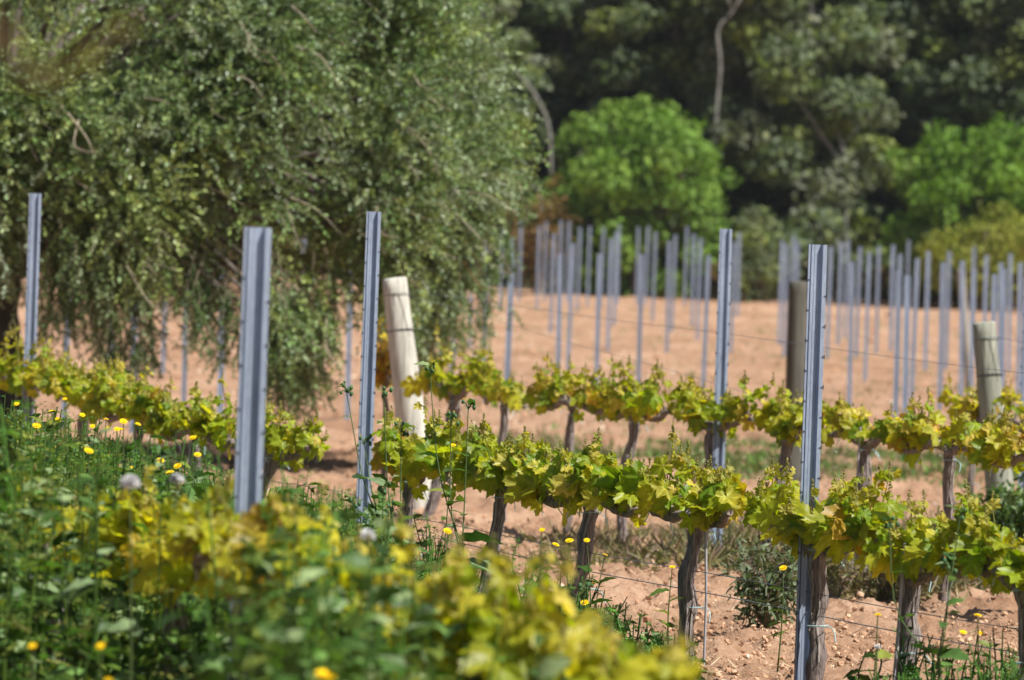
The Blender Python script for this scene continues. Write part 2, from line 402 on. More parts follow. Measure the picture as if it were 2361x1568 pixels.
W2, b2, t2 = wooden_post(2270, 746, 2318, row_d(2280, 'H'), 0.074, (0.35, 0.36, 0.29), 'grey-green wooden end post leaning left near the right edge', taper=1.35)
W3, b3, t3 = wooden_post(1843, 652, 1822, 39.0, 0.083, (0.115, 0.11, 0.09), 'wooden post toned dark for its shaded side, half hidden behind the tall steel post on the right', False)  # darker wood tone stands in for the side turned from the sun
wooden_post(2216, 622, 2226, 62.0, 0.055, (0.36, 0.33, 0.28), 'small pale wooden post far off among the thin field posts', False)

# ------------------------------------------------------------------ wires
def wire(P0, P1, sag, label, r=0.0018, n=30, group=None):
    t = np.linspace(0, 1, n)[:, None]; P = P0*(1-t)+P1*t; P[:, 2] -= (sag*4*t*(1-t))[:, 0]
    P[:, 2] += 0.004*np.sin(np.linspace(0, 23, n))
    mb = MB(); tube(mb, P, r, 5, (0.13, 0.15, 0.18)); o = mb.build('trellis_wire', M_wire)
    tag(o, label, 'wire', group)
def rowpt(row, d, z):
    x = (CR[row]-0.345*d)/0.939; return np.array([x, d, z])
wire(rowpt('F', 11, .40), rowpt('F', 21.9, .44), 0.02, 'upper of two thin wires crossing low over the soil behind the front trunks')
wire(rowpt('F', 11, .33), rowpt('F', 21.9, .37), 0.03, 'lower of two thin wires crossing low over the soil behind the front trunks', 0.0022)
wire(b1+t1*.95+np.array([.08, 0, 0]), rowpt('G', 15, .95), 0.02, 'thin wire running down right from the top of the pale leaning post', 0.0014)
wire(b1+t1*.93+np.array([.08, 0, 0]), rowpt('G', 17.5, .30), 0.0, 'thin lower wire slanting from the pale leaning post into the middle row', 0.0013)
wire(rowpt('F', 22, .50), rowpt('F', 31, .60), 0.02, 'thin wire behind the left weeds along the front row')
wire(b2+t2*.94+np.array([.07, 0, 0]), rowpt('H', 22, .85), 0.02, 'thin wire running right from the grey-green leaning post', 0.002)

# ------------------------------------------------------------------ vine leaves
def grape_leaf(cup, seed):
    r = np.random.default_rng(seed); n = 45
    th = np.linspace(-158, 158, n)
    lob = np.zeros(n)
    for c, a, wd in ((0, 1.0, 34), (60, .88, 32), (-60, .88, 32), (122, .74, 33), (-122, .74, 33)):
        lob = np.maximum(lob, a*np.exp(-((th-c)/wd)**2*0.62))
    rad = 0.26 + 0.74*lob**1.15; rad *= (1 + 0.07*np.where(np.arange(n) % 2 == 0, 1, -1)); rad *= (1+0.05*r.uniform(-1, 1, n))
    a = np.radians(th)
    out = np.stack([np.sin(a)*rad, np.cos(a)*rad + 0.0, np.zeros(n)], 1)
    mid = out*0.55
    def zz(P):
        R = np.hypot(P[:, 0], P[:, 1]); A = np.arctan2(P[:, 0], P[:, 1])
        return cup*R**2 - 0.12*R*np.cos(A*3.08*2) + 0.06*R*np.sin(P[:, 1]*5+seed)
    out[:, 2] = zz(out) + 0.05*r.uniform(-1, 1, n); mid[:, 2] = zz(mid)
    V = np.vstack([[[0, 0, 0]], mid, out]); F = []
    for i in range(n-1):
        F += [(0, 1+i, 2+i), (1+i, 1+n+i, 2+n+i), (1+i, 2+n+i, 2+i)]
    vein = np.ones(len(V)); vein[0] = 1.35
    vm = 1 + 0.30*np.exp(-((np.abs(th) % 58.5 - 0)/9)**2) + 0.30*np.exp(-((58.5-np.abs(th) % 58.5)/9)**2)
    vein[1:1+n] = vm; vein[1+n:] = 1 + (vm-1)*0.4
    V[:, :] *= 0.55                       # template spans about 1 unit
    return V, np.array(F), vein
GL = [grape_leaf(c, s) for c, s in ((-0.35, 1), (-0.15, 2), (0.2, 3), (-0.55, 4), (0.35, 5))]
LEAFC = np.array([(0.15, 0.25, 0.012), (0.25, 0.33, 0.014), (0.37, 0.39, 0.022), (0.47, 0.43, 0.035), (0.55, 0.46, 0.09), (0.44, 0.25, 0.04)])
def leafcols(k, mix):
    pw = np.array(mix, float); pw /= pw.sum()
    c = LEAFC[rng.choice(len(LEAFC), k, p=pw)]; c2 = LEAFC[rng.choice(len(LEAFC), k, p=pw)]; t = rng.random((k, 1))*0.5
    return (c*(1-t)+c2*t)*U(0.8, 1.15, k)[:, None]
def stamp_leaves(mb, P, D, N, S, col):
    k = len(P); var = rng.integers(0, len(GL), k)
    for v in range(len(GL)):
        m = var == v
        if not m.any(): continue
        tV, tF, ve = GL[v]; R = frames(D[m], N[m], np.stack([S[m]*U(.9, 1.1, m.sum()), S[m], S[m]], 1))
        c = col[m][:, None, :]*ve[None, :, None]
        mb.stamp(tV, tF, R, P[m], c, True)
RU = np.array([-0.345, 0.939, 0.0]); RN = np.array([0.939, 0.345, 0])
MIX = {'F': (3.2, 5, 5, 2.4, 1.0, .2), 'G': (3.2, 4.6, 5, 2.6, 1.1, .4), 'H': (1.2, 2.5, 4.5, 3.5, 1.5, 1), 'E': (1, 2.5, 5, 5, 1.6, .5), 'orange': (0, 0, .6, 2, 2, 5)}
def vine(row, X, zc, label, span=0.60, dens=1.0, mix=None, lean=0.0, trunk_r=0.030, up=0.22, big=1.0, arms=(1, 1), stake=False, d=None, fs=None):
    dens *= U(.8, 1.1); span *= U(.92, 1.04); grp = None
    if fs: span = fs; dens = 1.25
    if d is None: d = row_d(X, row)
    x = at(X, 1000, d)[0]
    z0 = float(gz(x, d)); root = empty('grapevine', (x, d, z0), label, 'grapevine', grp); o3 = np.array([x, d, z0])
    H = zc - z0; hx = lean
    mb = MB(); bend = U(-.025, .025, 2)
    pts = [(0-hx*H*0.9, 0, -0.06), (-hx*H*.6+bend[0]*.6, bend[1]*.5, H*0.28), (-hx*H*.3+bend[0], bend[1], H*0.6), (0, 0, H*0.93), (0.0, 0, H)]
    P = curve(pts, 34); q = np.linspace(0, 1, 34)
    r = trunk_r*(1.12 - 0.25*q + 0.25*np.exp(-((q-0.96)/0.08)**2) + 0.25*np.exp(-(q/0.06)**2) + 0.12*np.sin(q*17+x*9) + .09*np.sin(q*41+x*5)) 
    P[:, 0] += .006*np.sin(q*23+x*7)*(q < .93); tube(mb, P, r*.88, 16, (0.235, 0.19, 0.17), 0.17)
    for k in range(11):      # peeling bark strips
        a = U(0, 6.28); qs = np.linspace(U(.05, .4), U(.5, .95), 8); i = (qs*33).astype(int)
        tube(mb, P[i] + (r[i]*.92)[:, None]*np.array([math.cos(a), math.sin(a), 0]) + U(-.003, .003, (8, 3)), 0.0045, 4, (0.36, 0.31, 0.28), 0.3)
    mb.build('trunk', M_bark, root)
    fo = MB(); sh = fo; nodes = []
    for s, on in ((1, arms[0]), (-1, arms[1])):
        if not on: continue
        L = span*on; m = 22; t = np.linspace(0, 1, m)
        A = np.array([0, 0, H-0.03]) + RU*s*(t*L)[:, None]
        A[:, 2] += 0.03*np.sin(t*5+x*3) + 0.035*np.minimum(t*4, 1); A[:, 0] += 0.012*np.sin(t*13+s); 
        ab = MB(); tube(ab, A, 0.019*(1-0.35*t)*(1+0.22*np.abs(np.sin(t*15+s))), 10, (0.27, 0.22, 0.19), 0.28)
        for k in range(7):
            c = A[int(2+k*2.8)] + 0; sp = c + np.array([U(-.02, .02), U(-.02, .02), U(.03, .055)])
            tube(ab, np.array([c, (c+sp)/2+U(-.006, .006, 3), sp]), [0.013, 0.013, 0.012], 7, (0.22, 0.175, 0.15), 0.2)
            nodes.append(sp)
        ab.build('cordon_arm', M_bark, root)
    nodes = np.array(nodes); PP = []; DD = []; SS = []; low = []
    ns = int(len(nodes)*1.75*dens)
    mx = MIX[mix or row]
    for k in range(ns):
        b = nodes[int(len(nodes)*((k*0.618+.3*rng.random()) % 1))] + U(-.03, .03, 3)*np.array([1, 1, .4])
        L = up*U(0.2, .95)*(1.0 if rng.random() < .88 else 1.4)
        dr = nrm(np.array([U(-.35, .35), U(-.35, .35), 1.0])); m = 6; t = np.linspace(0, 1, m)[:, None]
        if rng.random() < .15: dr = nrm(dr*np.array([2.5, 2.5, .25]))
        S = b + dr*L*t + np.array([U(-.03, .03), U(-.03, .03), 0])*t**2
        tube(sh, S, np.linspace(0.0034, 0.0016, m), 5, (0.30, 0.30, 0.07) if rng.random() < .6 else (0.33, 0.17, 0.08))
        nl = rng.integers(4, 8)
        for j in range(nl):
            f = (j+0.4)/nl; c = S[0]*(1-f)+S[-1]*f; a = U(0, 6.28); pd = nrm(np.array([math.cos(a), math.sin(a), U(-.1, .7)]))
            pl = U(.025, .06)*(1.1-f*.6); e = c + pd*pl
            tube(sh, np.array([c, (c+e)/2, e]), 0.0012, 4, (0.36, 0.34, 0.09), cap=False)
            PP.append(e); DD.append(pd*np.array([1, 1, .5]) + np.array([0, 0, -0.45-0.5*rng.random()]) + rng.normal(size=3)*.25)
            SS.append(big*(0.13*(1-f)**0.8 + 0.026)*U(.55, 1.25))
        # flower-bud spikes and pale unfurling tips
        tip = S[-1]; nb = 24; tt = U(0, 1, nb)[:, None]
        c = tip + np.array([U(-.02, .02), U(-.02, .02), 1])*0.055*tt + rng.normal(size=(nb, 3))*0.006*(1.15-tt)
        sc = U(.0025, .0045, nb); cc = np.tile((0.42, 0.40, 0.14), (nb, 1))*U(.6, 1.1, nb)[:, None]
        fo.stamp(ICO[0], ICO[1], frames(rdir(nb), rdir(nb), sc), c, cc)
        for j in range(3):
            PP.append(tip + rng.normal(size=3)*.01); DD.append(np.array([U(-1, 1), U(-1, 1), U(.2, 1.3)])); SS.append(U(.022, .045)*big)
    # hanging lower leaves around the cordon
    kl = int(15*dens)
    for j in range(kl):
        c = nodes[rng.integers(len(nodes))] + np.array([0, 0, U(-.07, .03)]) + RU*U(-.08, .08) + RN*U(-.08, .08)
        PP.append(c); DD.append(np.array([U(-.6, .6), U(-.6, .6), -1.0])); SS.append(U(.05, .115)*big)
    PP = np.array(PP); DD = np.array(DD); SS = np.array(SS); k = len(PP)
    N = np.array([0.25, -0.75, 0.75]) + rng.normal(size=(k, 3))*0.55
    col = leafcols(k, mx); small = (SS < .05)[:, None]
    col = np.where(small, col*0.55 + np.array([0.46, 0.37, 0.12])*0.5, col)
    stamp_leaves(fo, PP, DD, N, SS, col)
    fo.build('foliage', M_vine, root)
    # plastic ties
    for z in (H*0.93, H*0.45):
        th = np.linspace(0, 6.6, 16); rr = trunk_r*1.25; tb = MB()
        pts = np.stack([np.cos(th)*rr, np.sin(th)*rr, z+0.01*th/6], 1)
        pts = np.vstack([pts, curve([pts[-1], (rr+.02, -.03, z-.01), (rr+.05*U(.2, 1), -.045, z-.05)], 6)[1:]])
        tube(tb, pts, 0.002, 5, (0.36, 0.56, 0.58)); tb.build('tie', M_tie, root)
    for j in range(3):
        tb = MB(); c = nodes[rng.integers(len(nodes))] + np.array([0, -.03, -.06]); e = c + np.array([U(-.05, .05), U(-.02, .02), U(-.07, -.03)])
        tube(tb, curve([c, (c+e)/2+U(-.006, .006, 3), e], 5), 0.0024, 4, (0.60, 0.66, 0.66)); tb.build('tie_end', M_tie, root)
    if stake:
        sb = MB(); sx = trunk_r*1.5*(-1 if rng.random() < .6 else 1)
        tube(sb, np.array([(sx-hx*H*.5, -trunk_r*.9, -.05), (sx*.9, -trunk_r*1.1, H*.5), (sx*.6, -trunk_r*1.3, H+U(.05, .14))]), 0.0055, 7, (0.36, 0.34, 0.35))
        so_ = sb.build('vine_stake', M_wire); so_.location = Vector((x, d, z0))
        tag(so_, 'thin grey stake tied to the ' + stake, 'stake')
    return root
vines = [
 ('F', 60, .86, 'grapevine at the far left edge beside the leftmost steel post', dict(fs=.72, up=.24)),
 ('F', 196, .80, 'grapevine in front of the hanging olive skirt, yellow leaves over daisies', dict(fs=.72)),
 ('F', 322, .73, 'grapevine with a dark thin trunk above white flower puffs on the left', dict(fs=.72, trunk_r=.026, stake='dark-trunked vine above the white puffs on the left')),
 ('F', 452, .68, 'grapevine with one big bright green leaf touching the blurred wide post', dict(fs=.72, stake='vine left of the wide blurred post', trunk_r=.026)),
 ('F', 632, .66, 'grapevine with a pale slanting trunk just right of the blurred wide post', dict(lean=.25, span=.62, arms=(.6, 1))),
 ('F', 950, .64, 'grapevine standing in front of the foot of the pale leaning post', dict(big=1.2, arms=(.55, 1), lean=.05)),
 ('F', 1160, .63, 'grapevine with a big sunlit leaf and knotty slanting trunk, centre of picture', dict(big=1.3, lean=.18)),
 ('F', 1365, .62, 'grapevine with a trunk slanting up right, two yellow daisies against it', dict(big=1.3, lean=.22, trunk_r=.034, dens=1.1)),
 ('F', 1612, .63, 'grapevine with a thick bare twisted trunk standing clear on red soil', dict(big=1.15, trunk_r=.034, arms=(1, .6), dens=.7, lean=.02, stake='thick twisted bare trunk right of centre')),
 ('F', 1898, .60, 'grapevine whose trunk stands right behind the tall steel channel post', dict(big=1.2, trunk_r=.032)),
 ('F', 2112, .56, 'grapevine with a dark shaded trunk right of the tall channel post', dict(big=1.15, trunk_r=.036, lean=.05, stake='dark shaded trunk right of the tall channel post')),
 ('F', 2372, .56, 'grapevine with a knobbly arm entering at the lower right edge', dict(big=1.1)),
 ('G', 884, .92, 'small vine with orange and rust leaves left of the pale leaning post', dict(mix='orange', trunk_r=.017, span=.14, dens=.6, up=.28)),
 ('G', 1046, .86, 'vine with a dark slanting trunk just right of the pale leaning post', dict(lean=.22, trunk_r=.038, up=.28)),
 ('G', 1163, .84, 'vine in the middle row with a bare pale forked head, few leaves', dict(dens=.35, up=.12, trunk_r=.026, span=.4)),
 ('G', 1317, .84, 'middle-row vine left of the thick dark straight-trunked one, narrow trunk', dict(trunk_r=.028, up=.25)),
 ('G', 1462, .83, 'middle-row vine with a dark full-length trunk leaning slightly right', dict(trunk_r=.034, lean=.08, up=.25)),
 ('G', 1640, .82, 'middle-row vine with a gnarled trunk tied to the slim steel post', dict(trunk_r=.034, up=.22)),
 ('G', 1815, .80, 'middle-row vine just left of the tall channel post, leaning dark trunk', dict(trunk_r=.032, lean=.18, span=.42, up=.2)),
 ('G', 1996, .79, 'middle-row vine with sparse bronze leaves and a blue tie round its trunk', dict(trunk_r=.036, dens=.5, up=.17, mix='H', stake='sparse vine with the blue tie')),
 ('G', 2190, .78, 'middle-row vine with a long thin trunk and orange-tinged leaves', dict(trunk_r=.028, up=.19, mix='H', dens=.85)),
 ('G', 2390, .76, 'middle-row vine cut off by the right edge with yellow leaves', dict(up=.20, mix='H')),
 ('H', 2243, .82, 'thin dark-trunked vine left of the grey-green leaning post', dict(trunk_r=.020, up=.18, mix='H', span=.25, dens=.5)),
 ('H', 2400, .78, 'back vine with yellow leaves around the grey-green leaning post', dict(up=.2, mix='H', dens=.4)),
 ('E', 150, .66, 'blurred foreground vine smothered in weeds at the lower left', dict(dens=.5, up=.15)),
 ('E', 410, .70, 'blurred foreground vine with olive leaves left of the wide post base', dict(big=1.25, up=.22, dens=.95, span=.75)),
 ('E', 575, .74, 'blurred foreground vine leaves hiding the foot of the wide steel post', dict(d=11.1, big=1.2, dens=.8, up=.16, span=.5)),
 ('E', 770, .66, 'blurred foreground vine sunk in green weeds right of the wide post', dict(dens=.85, up=.18)),
 ('E', 1130, .60, 'blurred golden vine heap at bottom centre', dict(big=1.15, up=.25, dens=1.0)),
 ('E', 1480, .57, 'blurred golden vine leaves along the bottom edge, right of centre', dict(big=1.15, up=.13, dens=.8)),
]
for row, X, zc, lab, kw in vines: vine(row, X, zc, lab, **kw)

# ------------------------------------------------------------------ weeds
WC = {'thistle': np.array([(0.045, 0.095, 0.018), (0.075, 0.15, 0.035), (0.03, 0.07, 0.012), (0.20, 0.28, 0.13), (0.14, 0.18, 0.03), (0.06, 0.10, 0.015), (0.26, 0.34, 0.15), (0.12, 0.22, 0.05)]),  # palest thistle greens put speckled leaf highlights into the colour
      'daisy': np.array([(0.08, 0.14, 0.02), (0.045, 0.095, 0.012), (0.22, 0.25, 0.04), (0.13, 0.14, 0.03)]),
      'fresh': np.array([(0.09, 0.21, 0.035), (0.13, 0.27, 0.05), (0.06, 0.15, 0.03)]),
      'dry': np.array([(0.30, 0.24, 0.12), (0.22, 0.19, 0.09), (0.14, 0.15, 0.06), (0.20, 0.13, 0.10)]),
      'grey': np.array([(0.13, 0.17, 0.09), (0.09, 0.13, 0.06), (0.18, 0.21, 0.13), (0.12, 0.10, 0.07)])}
def pick(kind, k): return WC[kind][rng.integers(0, len(WC[kind]), k)]*U(.75, 1.25, k)[:, None]
def weed(mb, base, h, kind='thistle', n=22, spread=0.10, leafs=0.11, ft=None):
    """one weed plant into mb; returns the flower tips"""
    tips = []; st = 1 + int(rng.random()*2.5)
    for s in range(st):
        top = base + np.array([U(-spread, spread), U(-spread, spread), h*U(.75, 1.0)])
        c = curve([base+U(-.03, .03, 3)*np.array([1, 1, 0]), base*.5+top*.5 + U(-.03, .03, 3), top], 8)
        tube(mb, c, np.linspace(0.0055, 0.0022, 8), 5, WC[kind][0]*1.2, cap=False)
        tips.append(top); kk = int(n/st)
        f = rng.random(kk)**0.8; i = np.minimum((f*7).astype(int), 6); fr = (f*7-i)[:, None]; P = c[i]*(1-fr)+c[i+1]*fr
        a = U(0, 6.28, kk); D = np.stack([np.cos(a), np.sin(a), U(-.2, .9, kk)], 1)
        N = np.array([0, 0, 1.0]) + rng.normal(size=(kk, 3))*.5
        t = LN2 if kind == 'thistle' else LN
        if kind in ('daisy', 'fresh'):
            S = leafs*U(.35, .8, kk)*(1.1-.5*f)
            # divided leaf: leaflets along a short rachis
            Q = []; DD = []; SS = []; CC = []; colr = pick(kind, kk)
            for j in range(6):
                q = (j+1)/6; off = 1 if j % 2 else -1
                side = nrm(np.cross(D, N)); Q.append(P + nrm(D)*(S*q*1.5)[:, None]); DD.append(nrm(D)*.6+side*off*.8+np.array([0, 0, -.1])); SS.append(S*.55*(1.1-.4*q)); CC.append(colr)
            Q = np.concatenate(Q); DD = np.concatenate(DD); SS = np.concatenate(SS); CC = np.concatenate(CC)
            mb.stamp(SM[0], SM[1], frames(DD, np.array([0, 0, 1.0])+rng.normal(size=Q.shape)*.4, SS), Q, CC)
        else:
            S = leafs*U(.5, 1.25, kk)*(1.15-.6*f)
            mb.stamp(t[0], t[1], frames(D, N, S), P, pick(kind, kk))
    return tips
def daisy_head(mb, c, r=0.016, face=None):
    n = 13; face = nrm(np.array([U(-.4, .4), U(-.9, -.1), 1.0])) if face is None else face
    A = nrm(np.cross(face, [0.1, 1, 0.2])); B = np.cross(face, A); a = np.arange(n)*6.283/n + U(0, 1)
    D = np.cos(a)[:, None]*A + np.sin(a)[:, None]*B + face*0.15
    pet = (np.array([(0, .15, 0), (.24, .6, .04), (.12, 1, 0), (-.12, 1, 0), (-.24, .6, .04)]), np.array([(0, 1, 2, 3, 4)]))
    mb.stamp(pet[0], pet[1], frames(D, np.tile(face, (n, 1)), np.full(n, r)), np.tile(c, (n, 1)), np.tile((0.88, 0.60, 0.01), (n, 1))*U(.85, 1.05, n)[:, None])
    D = np.cos(a+.24)[:, None]*A + np.sin(a+.24)[:, None]*B + face*0.55
    mb.stamp(pet[0], pet[1], frames(D, np.tile(face, (n, 1)), np.full(n, r*.72)), np.tile(c, (n, 1)), np.tile((0.88, 0.58, 0.01), (n, 1)))
    mb.stamp(ICO[0]*np.array([1, 1, .5]), ICO[1], frames(A[None], face[None], np.array([r*.42])), c[None]+face*r*.12, np.array([(0.85, 0.50, 0.01)]))
def sil(X):
    return np.interp(X, [-200, 0, 120, 260, 420, 520, 640, 760, 860, 960, 1080, 1250, 1330, 1420, 2361], [880, 905, 930, 985, 1050, 1100, 1085, 1120, 1165, 1210, 1280, 1360, 1450, 1600, 1700])
def weed_patch():
    A = MB(); cnt = 0
    # dense tall tangle, left foreground
    while cnt < 640:
        X = U(-120, 1330); d = U(11.2 if X < 560 else 8.8, 20.5); p0 = at(X, 1300, d); x = p0[0]
        yc = sil(X) + 6 + 260*rng.random()**(1.3 if rng.random() < .6 else 4)
        if 110 < X < 620 and x*.939+d*.345 < 3.7 and rng.random() < .7: yc = max(yc, 1330 + 60*rng.random())
        z = at(X, yc, d)[2]; g = float(gz(x, d)); h = z - g
        if h < .12 or h > 1.12: continue
        if 360 < X < 520 and d < 15 and rng.random() < .75: continue
        if 820 < X and d > 12.5: continue
        if X > 820 and rng.random() < .45: continue
        kind = 'thistle' if rng.random() < .65 else ('daisy' if rng.random() < .7 else 'fresh')
        weed(A, np.array([x, d, g]), h, kind, n=int(14+24*h), spread=.15, leafs=.115 if kind == 'thistle' else .11)
        cnt += 1
    cnt = 0
    while cnt < 620:
        d = U(12.5, 22); X = U(-120, 900); p0 = at(X, 1100, d); x = p0[0]; c_ = x*.939+d*.345
        if c_ < 3.8 or c_ > 6.7: continue
        g = float(gz(x, d)); yc = sil(X) + 5 + 150*rng.random()**1.8; h = at(X, yc, d)[2]-g
        if h < .15 or h > 1.16: continue
        weed(A, np.array([x, d, g]), h, 'daisy' if rng.random() < .5 else ('thistle' if rng.random() < .5 else 'fresh'), n=int(14+22*h), spread=.12, leafs=.10); cnt += 1
    tag(A.build('weeds', M_weed), 'dense tall green weeds smothering the left foreground below the vines', 'weeds', kind='stuff')
    B = MB()
    # fresh green under the front row on the left
    for k in range(420):
        X = U(100, 900); d = U(19.5, 25.5); x = at(X, 1150, d)[0]
        if (x*0.939+d*0.345) > 8.6: continue
        weed(B, np.array([x, d, float(gz(x, d))]), (U(.12, .5) if X > 530 else U(.3, .72)), 'fresh', n=24, leafs=.09)
    for k in range(430):
        X = U(620, 1330); d = U(14.5, 22); x = at(X, 1300, d)[0]
        weed(B, np.array([x, d, float(gz(x, d))]), U(.08, .32)*(1.7 if X < 1020 else 1), 'fresh' if rng.random() < .45 else ('daisy' if rng.random() < .5 else 'thistle'), n=16, leafs=.08)
    tag(B.build('green_undergrowth', M_weed), 'fresh green low weeds growing under the front vine row at left', 'weeds', kind='stuff')
    D_ = MB()
    for k in range(470):   # lower right corner & around the right trunks
        X = U(1880, 2420) if k < 215 else U(1290, 1580); d = U(13.4, 16.0) if k < 215 else U(15.5, 18.5)
        x = at(X, 1500, d)[0]; g = float(gz(x, d)); hm = np.interp(X, [1290, 1580, 1880, 1990, 2100, 2361], [.32, .12, .03, .14, .22, .30])
        weed(D_, np.array([x, d, g]), U(.3, 1)*hm*1.25+.03, 'thistle' if rng.random() < .45 else 'fresh', n=13, leafs=.07, spread=.09)
    tag(D_.build('corner_weeds', M_weed), 'leafy green weeds spreading over soil at the bottom right', 'weeds', kind='stuff')
    E_ = MB()
    # dry grass and herbs between front and middle rows on the right
    k = 0
    while k < 620:
        X = U(1560, 2450); Y = U(1230, 1440); d = FP*HC/(Y-ROLL*(X-1180)-708)
        x = at(X, Y, d)[0]; c_ = x*.939+d*.345
        if Y > 1400 - abs(X-2100)*.12 or rng.random() < .35*(X < 1700): continue
        g = float(gz(x, d)); m = 12; kk = rng.integers(6, 14)
        P = np.tile((x, d, g), (kk, 1)) + rng.normal(size=(kk, 3))*np.array([.06, .06, 0]); D = np.stack([U(-.8, .8, kk), U(-.8, .8, kk), U(.25, 1, kk)], 1)
        E_.stamp(GR[0], GR[1], frames(D, rdir(kk), U(.08, .24, kk)), P, pick('dry', kk)); k += 1
        if rng.random() < .25: weed(E_, np.array([x, d, g]), U(.05, .22), 'grey', n=10, leafs=.05)
    for k in range(360):
        X = U(1240, 1600); Y = U(1250, 1330); d = FP*HC/(Y-ROLL*(X-1180)-708); x = at(X, Y, d)[0]; g = float(gz(x, d)); kk = 5
        D = np.stack([U(-.9, .9, kk), U(-.8, .8, kk), U(.1, .7, kk)], 1)
        E_.stamp(GR[0], GR[1], frames(D, rdir(kk), U(.06, .18, kk)), np.tile((x, d, g), (kk, 1))+rng.normal(size=(kk, 3))*np.array([.05, .05, 0]), pick('dry', kk))
    tag(E_.build('dry_grass', M_weed), 'dry straw-coloured grass and herbs between the front and middle rows', 'grass', kind='stuff')
    G_ = MB()
    for k in range(5200):  # grassy strip at the edge of the bare field, and thin scatter in the field
        X = U(1050, 2420); d = 43.5 + rng.normal()*2.0 if k < 3900 else U(40, 105)
        x = at(X, 1050, d)[0]; g = float(gz(x, d)); kk = 5
        if k < 3900 and vnoise(np.array([x*.9]), np.array([d*.9+9]))[0] < -.12: continue
        D = np.stack([U(-.7, .7, kk), U(-.7, .7, kk), U(.3, 1, kk)], 1)
        G_.stamp(GR[0]*np.array([2.2, 1, 1]), GR[1], frames(D, rdir(kk), U(.05, .13, kk)*(1.0 if k < 3900 else .8)), np.tile((x, d, g), (kk, 1))+rng.normal(size=(kk, 3))*np.array([.10, .10, 0]), pick('fresh' if rng.random() < .45 else 'dry', kk))
    tag(G_.build('grass_strip', M_weed), 'thin green grass strip along the near edge of the bare field', 'grass', kind='stuff')
weed_patch()

# yellow-flowered weeds as things
def flower_plant(X, Y, d, label, group, heads=1, head_r=.016, kind='daisy', colr=None):
    top = at(X, Y, d); x = top[0]+U(-.04, .04); yy = d; g = float(gz(x, yy)); base = np.array([x, yy, g])
    root = empty('flowering_weed', base, label, 'weed', group)
    mb = MB(); t = top-base; c = curve([np.zeros(3), t*.5+U(-.02, .02, 3), t], 10); tube(mb, c, np.linspace(.004, .0018, 10), 5, (0.13, .18, .06))
    kk = 10; f = U(.1, .85, kk); i = (f*9).astype(int); a = U(0, 6.28, kk); D = np.stack([np.cos(a), np.sin(a), U(0, .9, kk)], 1)
    mb.stamp(LN2[0], LN2[1], frames(D, np.array([0, 0, 1.])+rng.normal(size=(kk, 3))*.4, U(.04, .10, kk)), c[i], pick(kind, kk)); mb.build('stem', M_weed, root)
    for h in range(heads):
        fb = MB(); p = t.copy()
        if h:
            p = t + np.array([U(-.06, .06), U(-.04, .04), U(-.07, .0)]); sb = MB(); tube(sb, curve([t*.88, (t*.9+p)/2+[0, 0, -.01], p], 5), .0014, 4, (.13, .18, .06)); sb.build('side_stem', M_weed, root)
        daisy_head(fb, p, head_r*U(.85, 1.15)); fb.build('flower', M_petal, root)
    return root
GA = 'yellow daisies in the left tangle'
yl = [(38,932),(15,972),(85,982),(32,1028),(60,1055),(140,1102),(190,957),(245,967),(285,972),(270,990),(150,920),(8,1098),(500,1125),(205,1040),(370,1062),(410,1075),(445,1010),(130,1030),(120,950),(232,1490),(75,1490),(250,1600-30),(578,1113),(300,1080),(160,1075)]
for X, Y in yl:
    d = U(14.0, 18.5) if Y < 1200 else U(8.9, 10)
    flower_plant(X, Y, d, 'yellow daisy on a thin stem among the tall weeds at left', GA, 1 + (rng.random() < .4), U(.010, .016) if d > 12 else .009)
flower_plant(750, 1558, 8.8, 'large blurred yellow daisy at the bottom edge below the weeds', None, 1, .02)
flower_plant(1313, 1247, 17.6, 'small weed with two yellow daisies against the slanting front trunk', None, 2, .016)
flower_plant(1353, 1246, 17.8, 'single yellow daisy right of the slanting front trunk', None, 1, .014)
flower_plant(1550, 1308, 17.6, 'short yellow daisy alone on bare soil left of the thick bare trunk', None, 1, .015)
flower_plant(1806, 1310, 18.2, 'yellow daisy in front of the grey shrub, left of the channel post', None, 1, .015)
flower_plant(2024, 1418, 15.4, 'yellow daisy between the channel post and the dark shaded trunk', None, 1, .014)
flower_plant(2255, 1420, 15.2, 'pair of spiky yellow flowers at lower right by the vine shoots', None, 3, .014)
flower_plant(1348, 1390, 16.5, 'low yellow flower at the foot of the slanting trunk', None, 2, .014)
flower_plant(1032, 1225, 16.0, 'yellow daisy low right of the pale post foot', None, 1, .015)
flower_plant(1045, 1027, 18.5, 'yellow flower just above the front vine leaves near the pale post', None, 1, .014)
flower_plant(1250, 1222, 17.6, 'tiny yellow flower beneath the central front vine', None, 1, .014)
flower_plant(1395, 1390-110, 19.5, 'half hidden yellow flower behind the slanting front trunk', None, 1, .014)

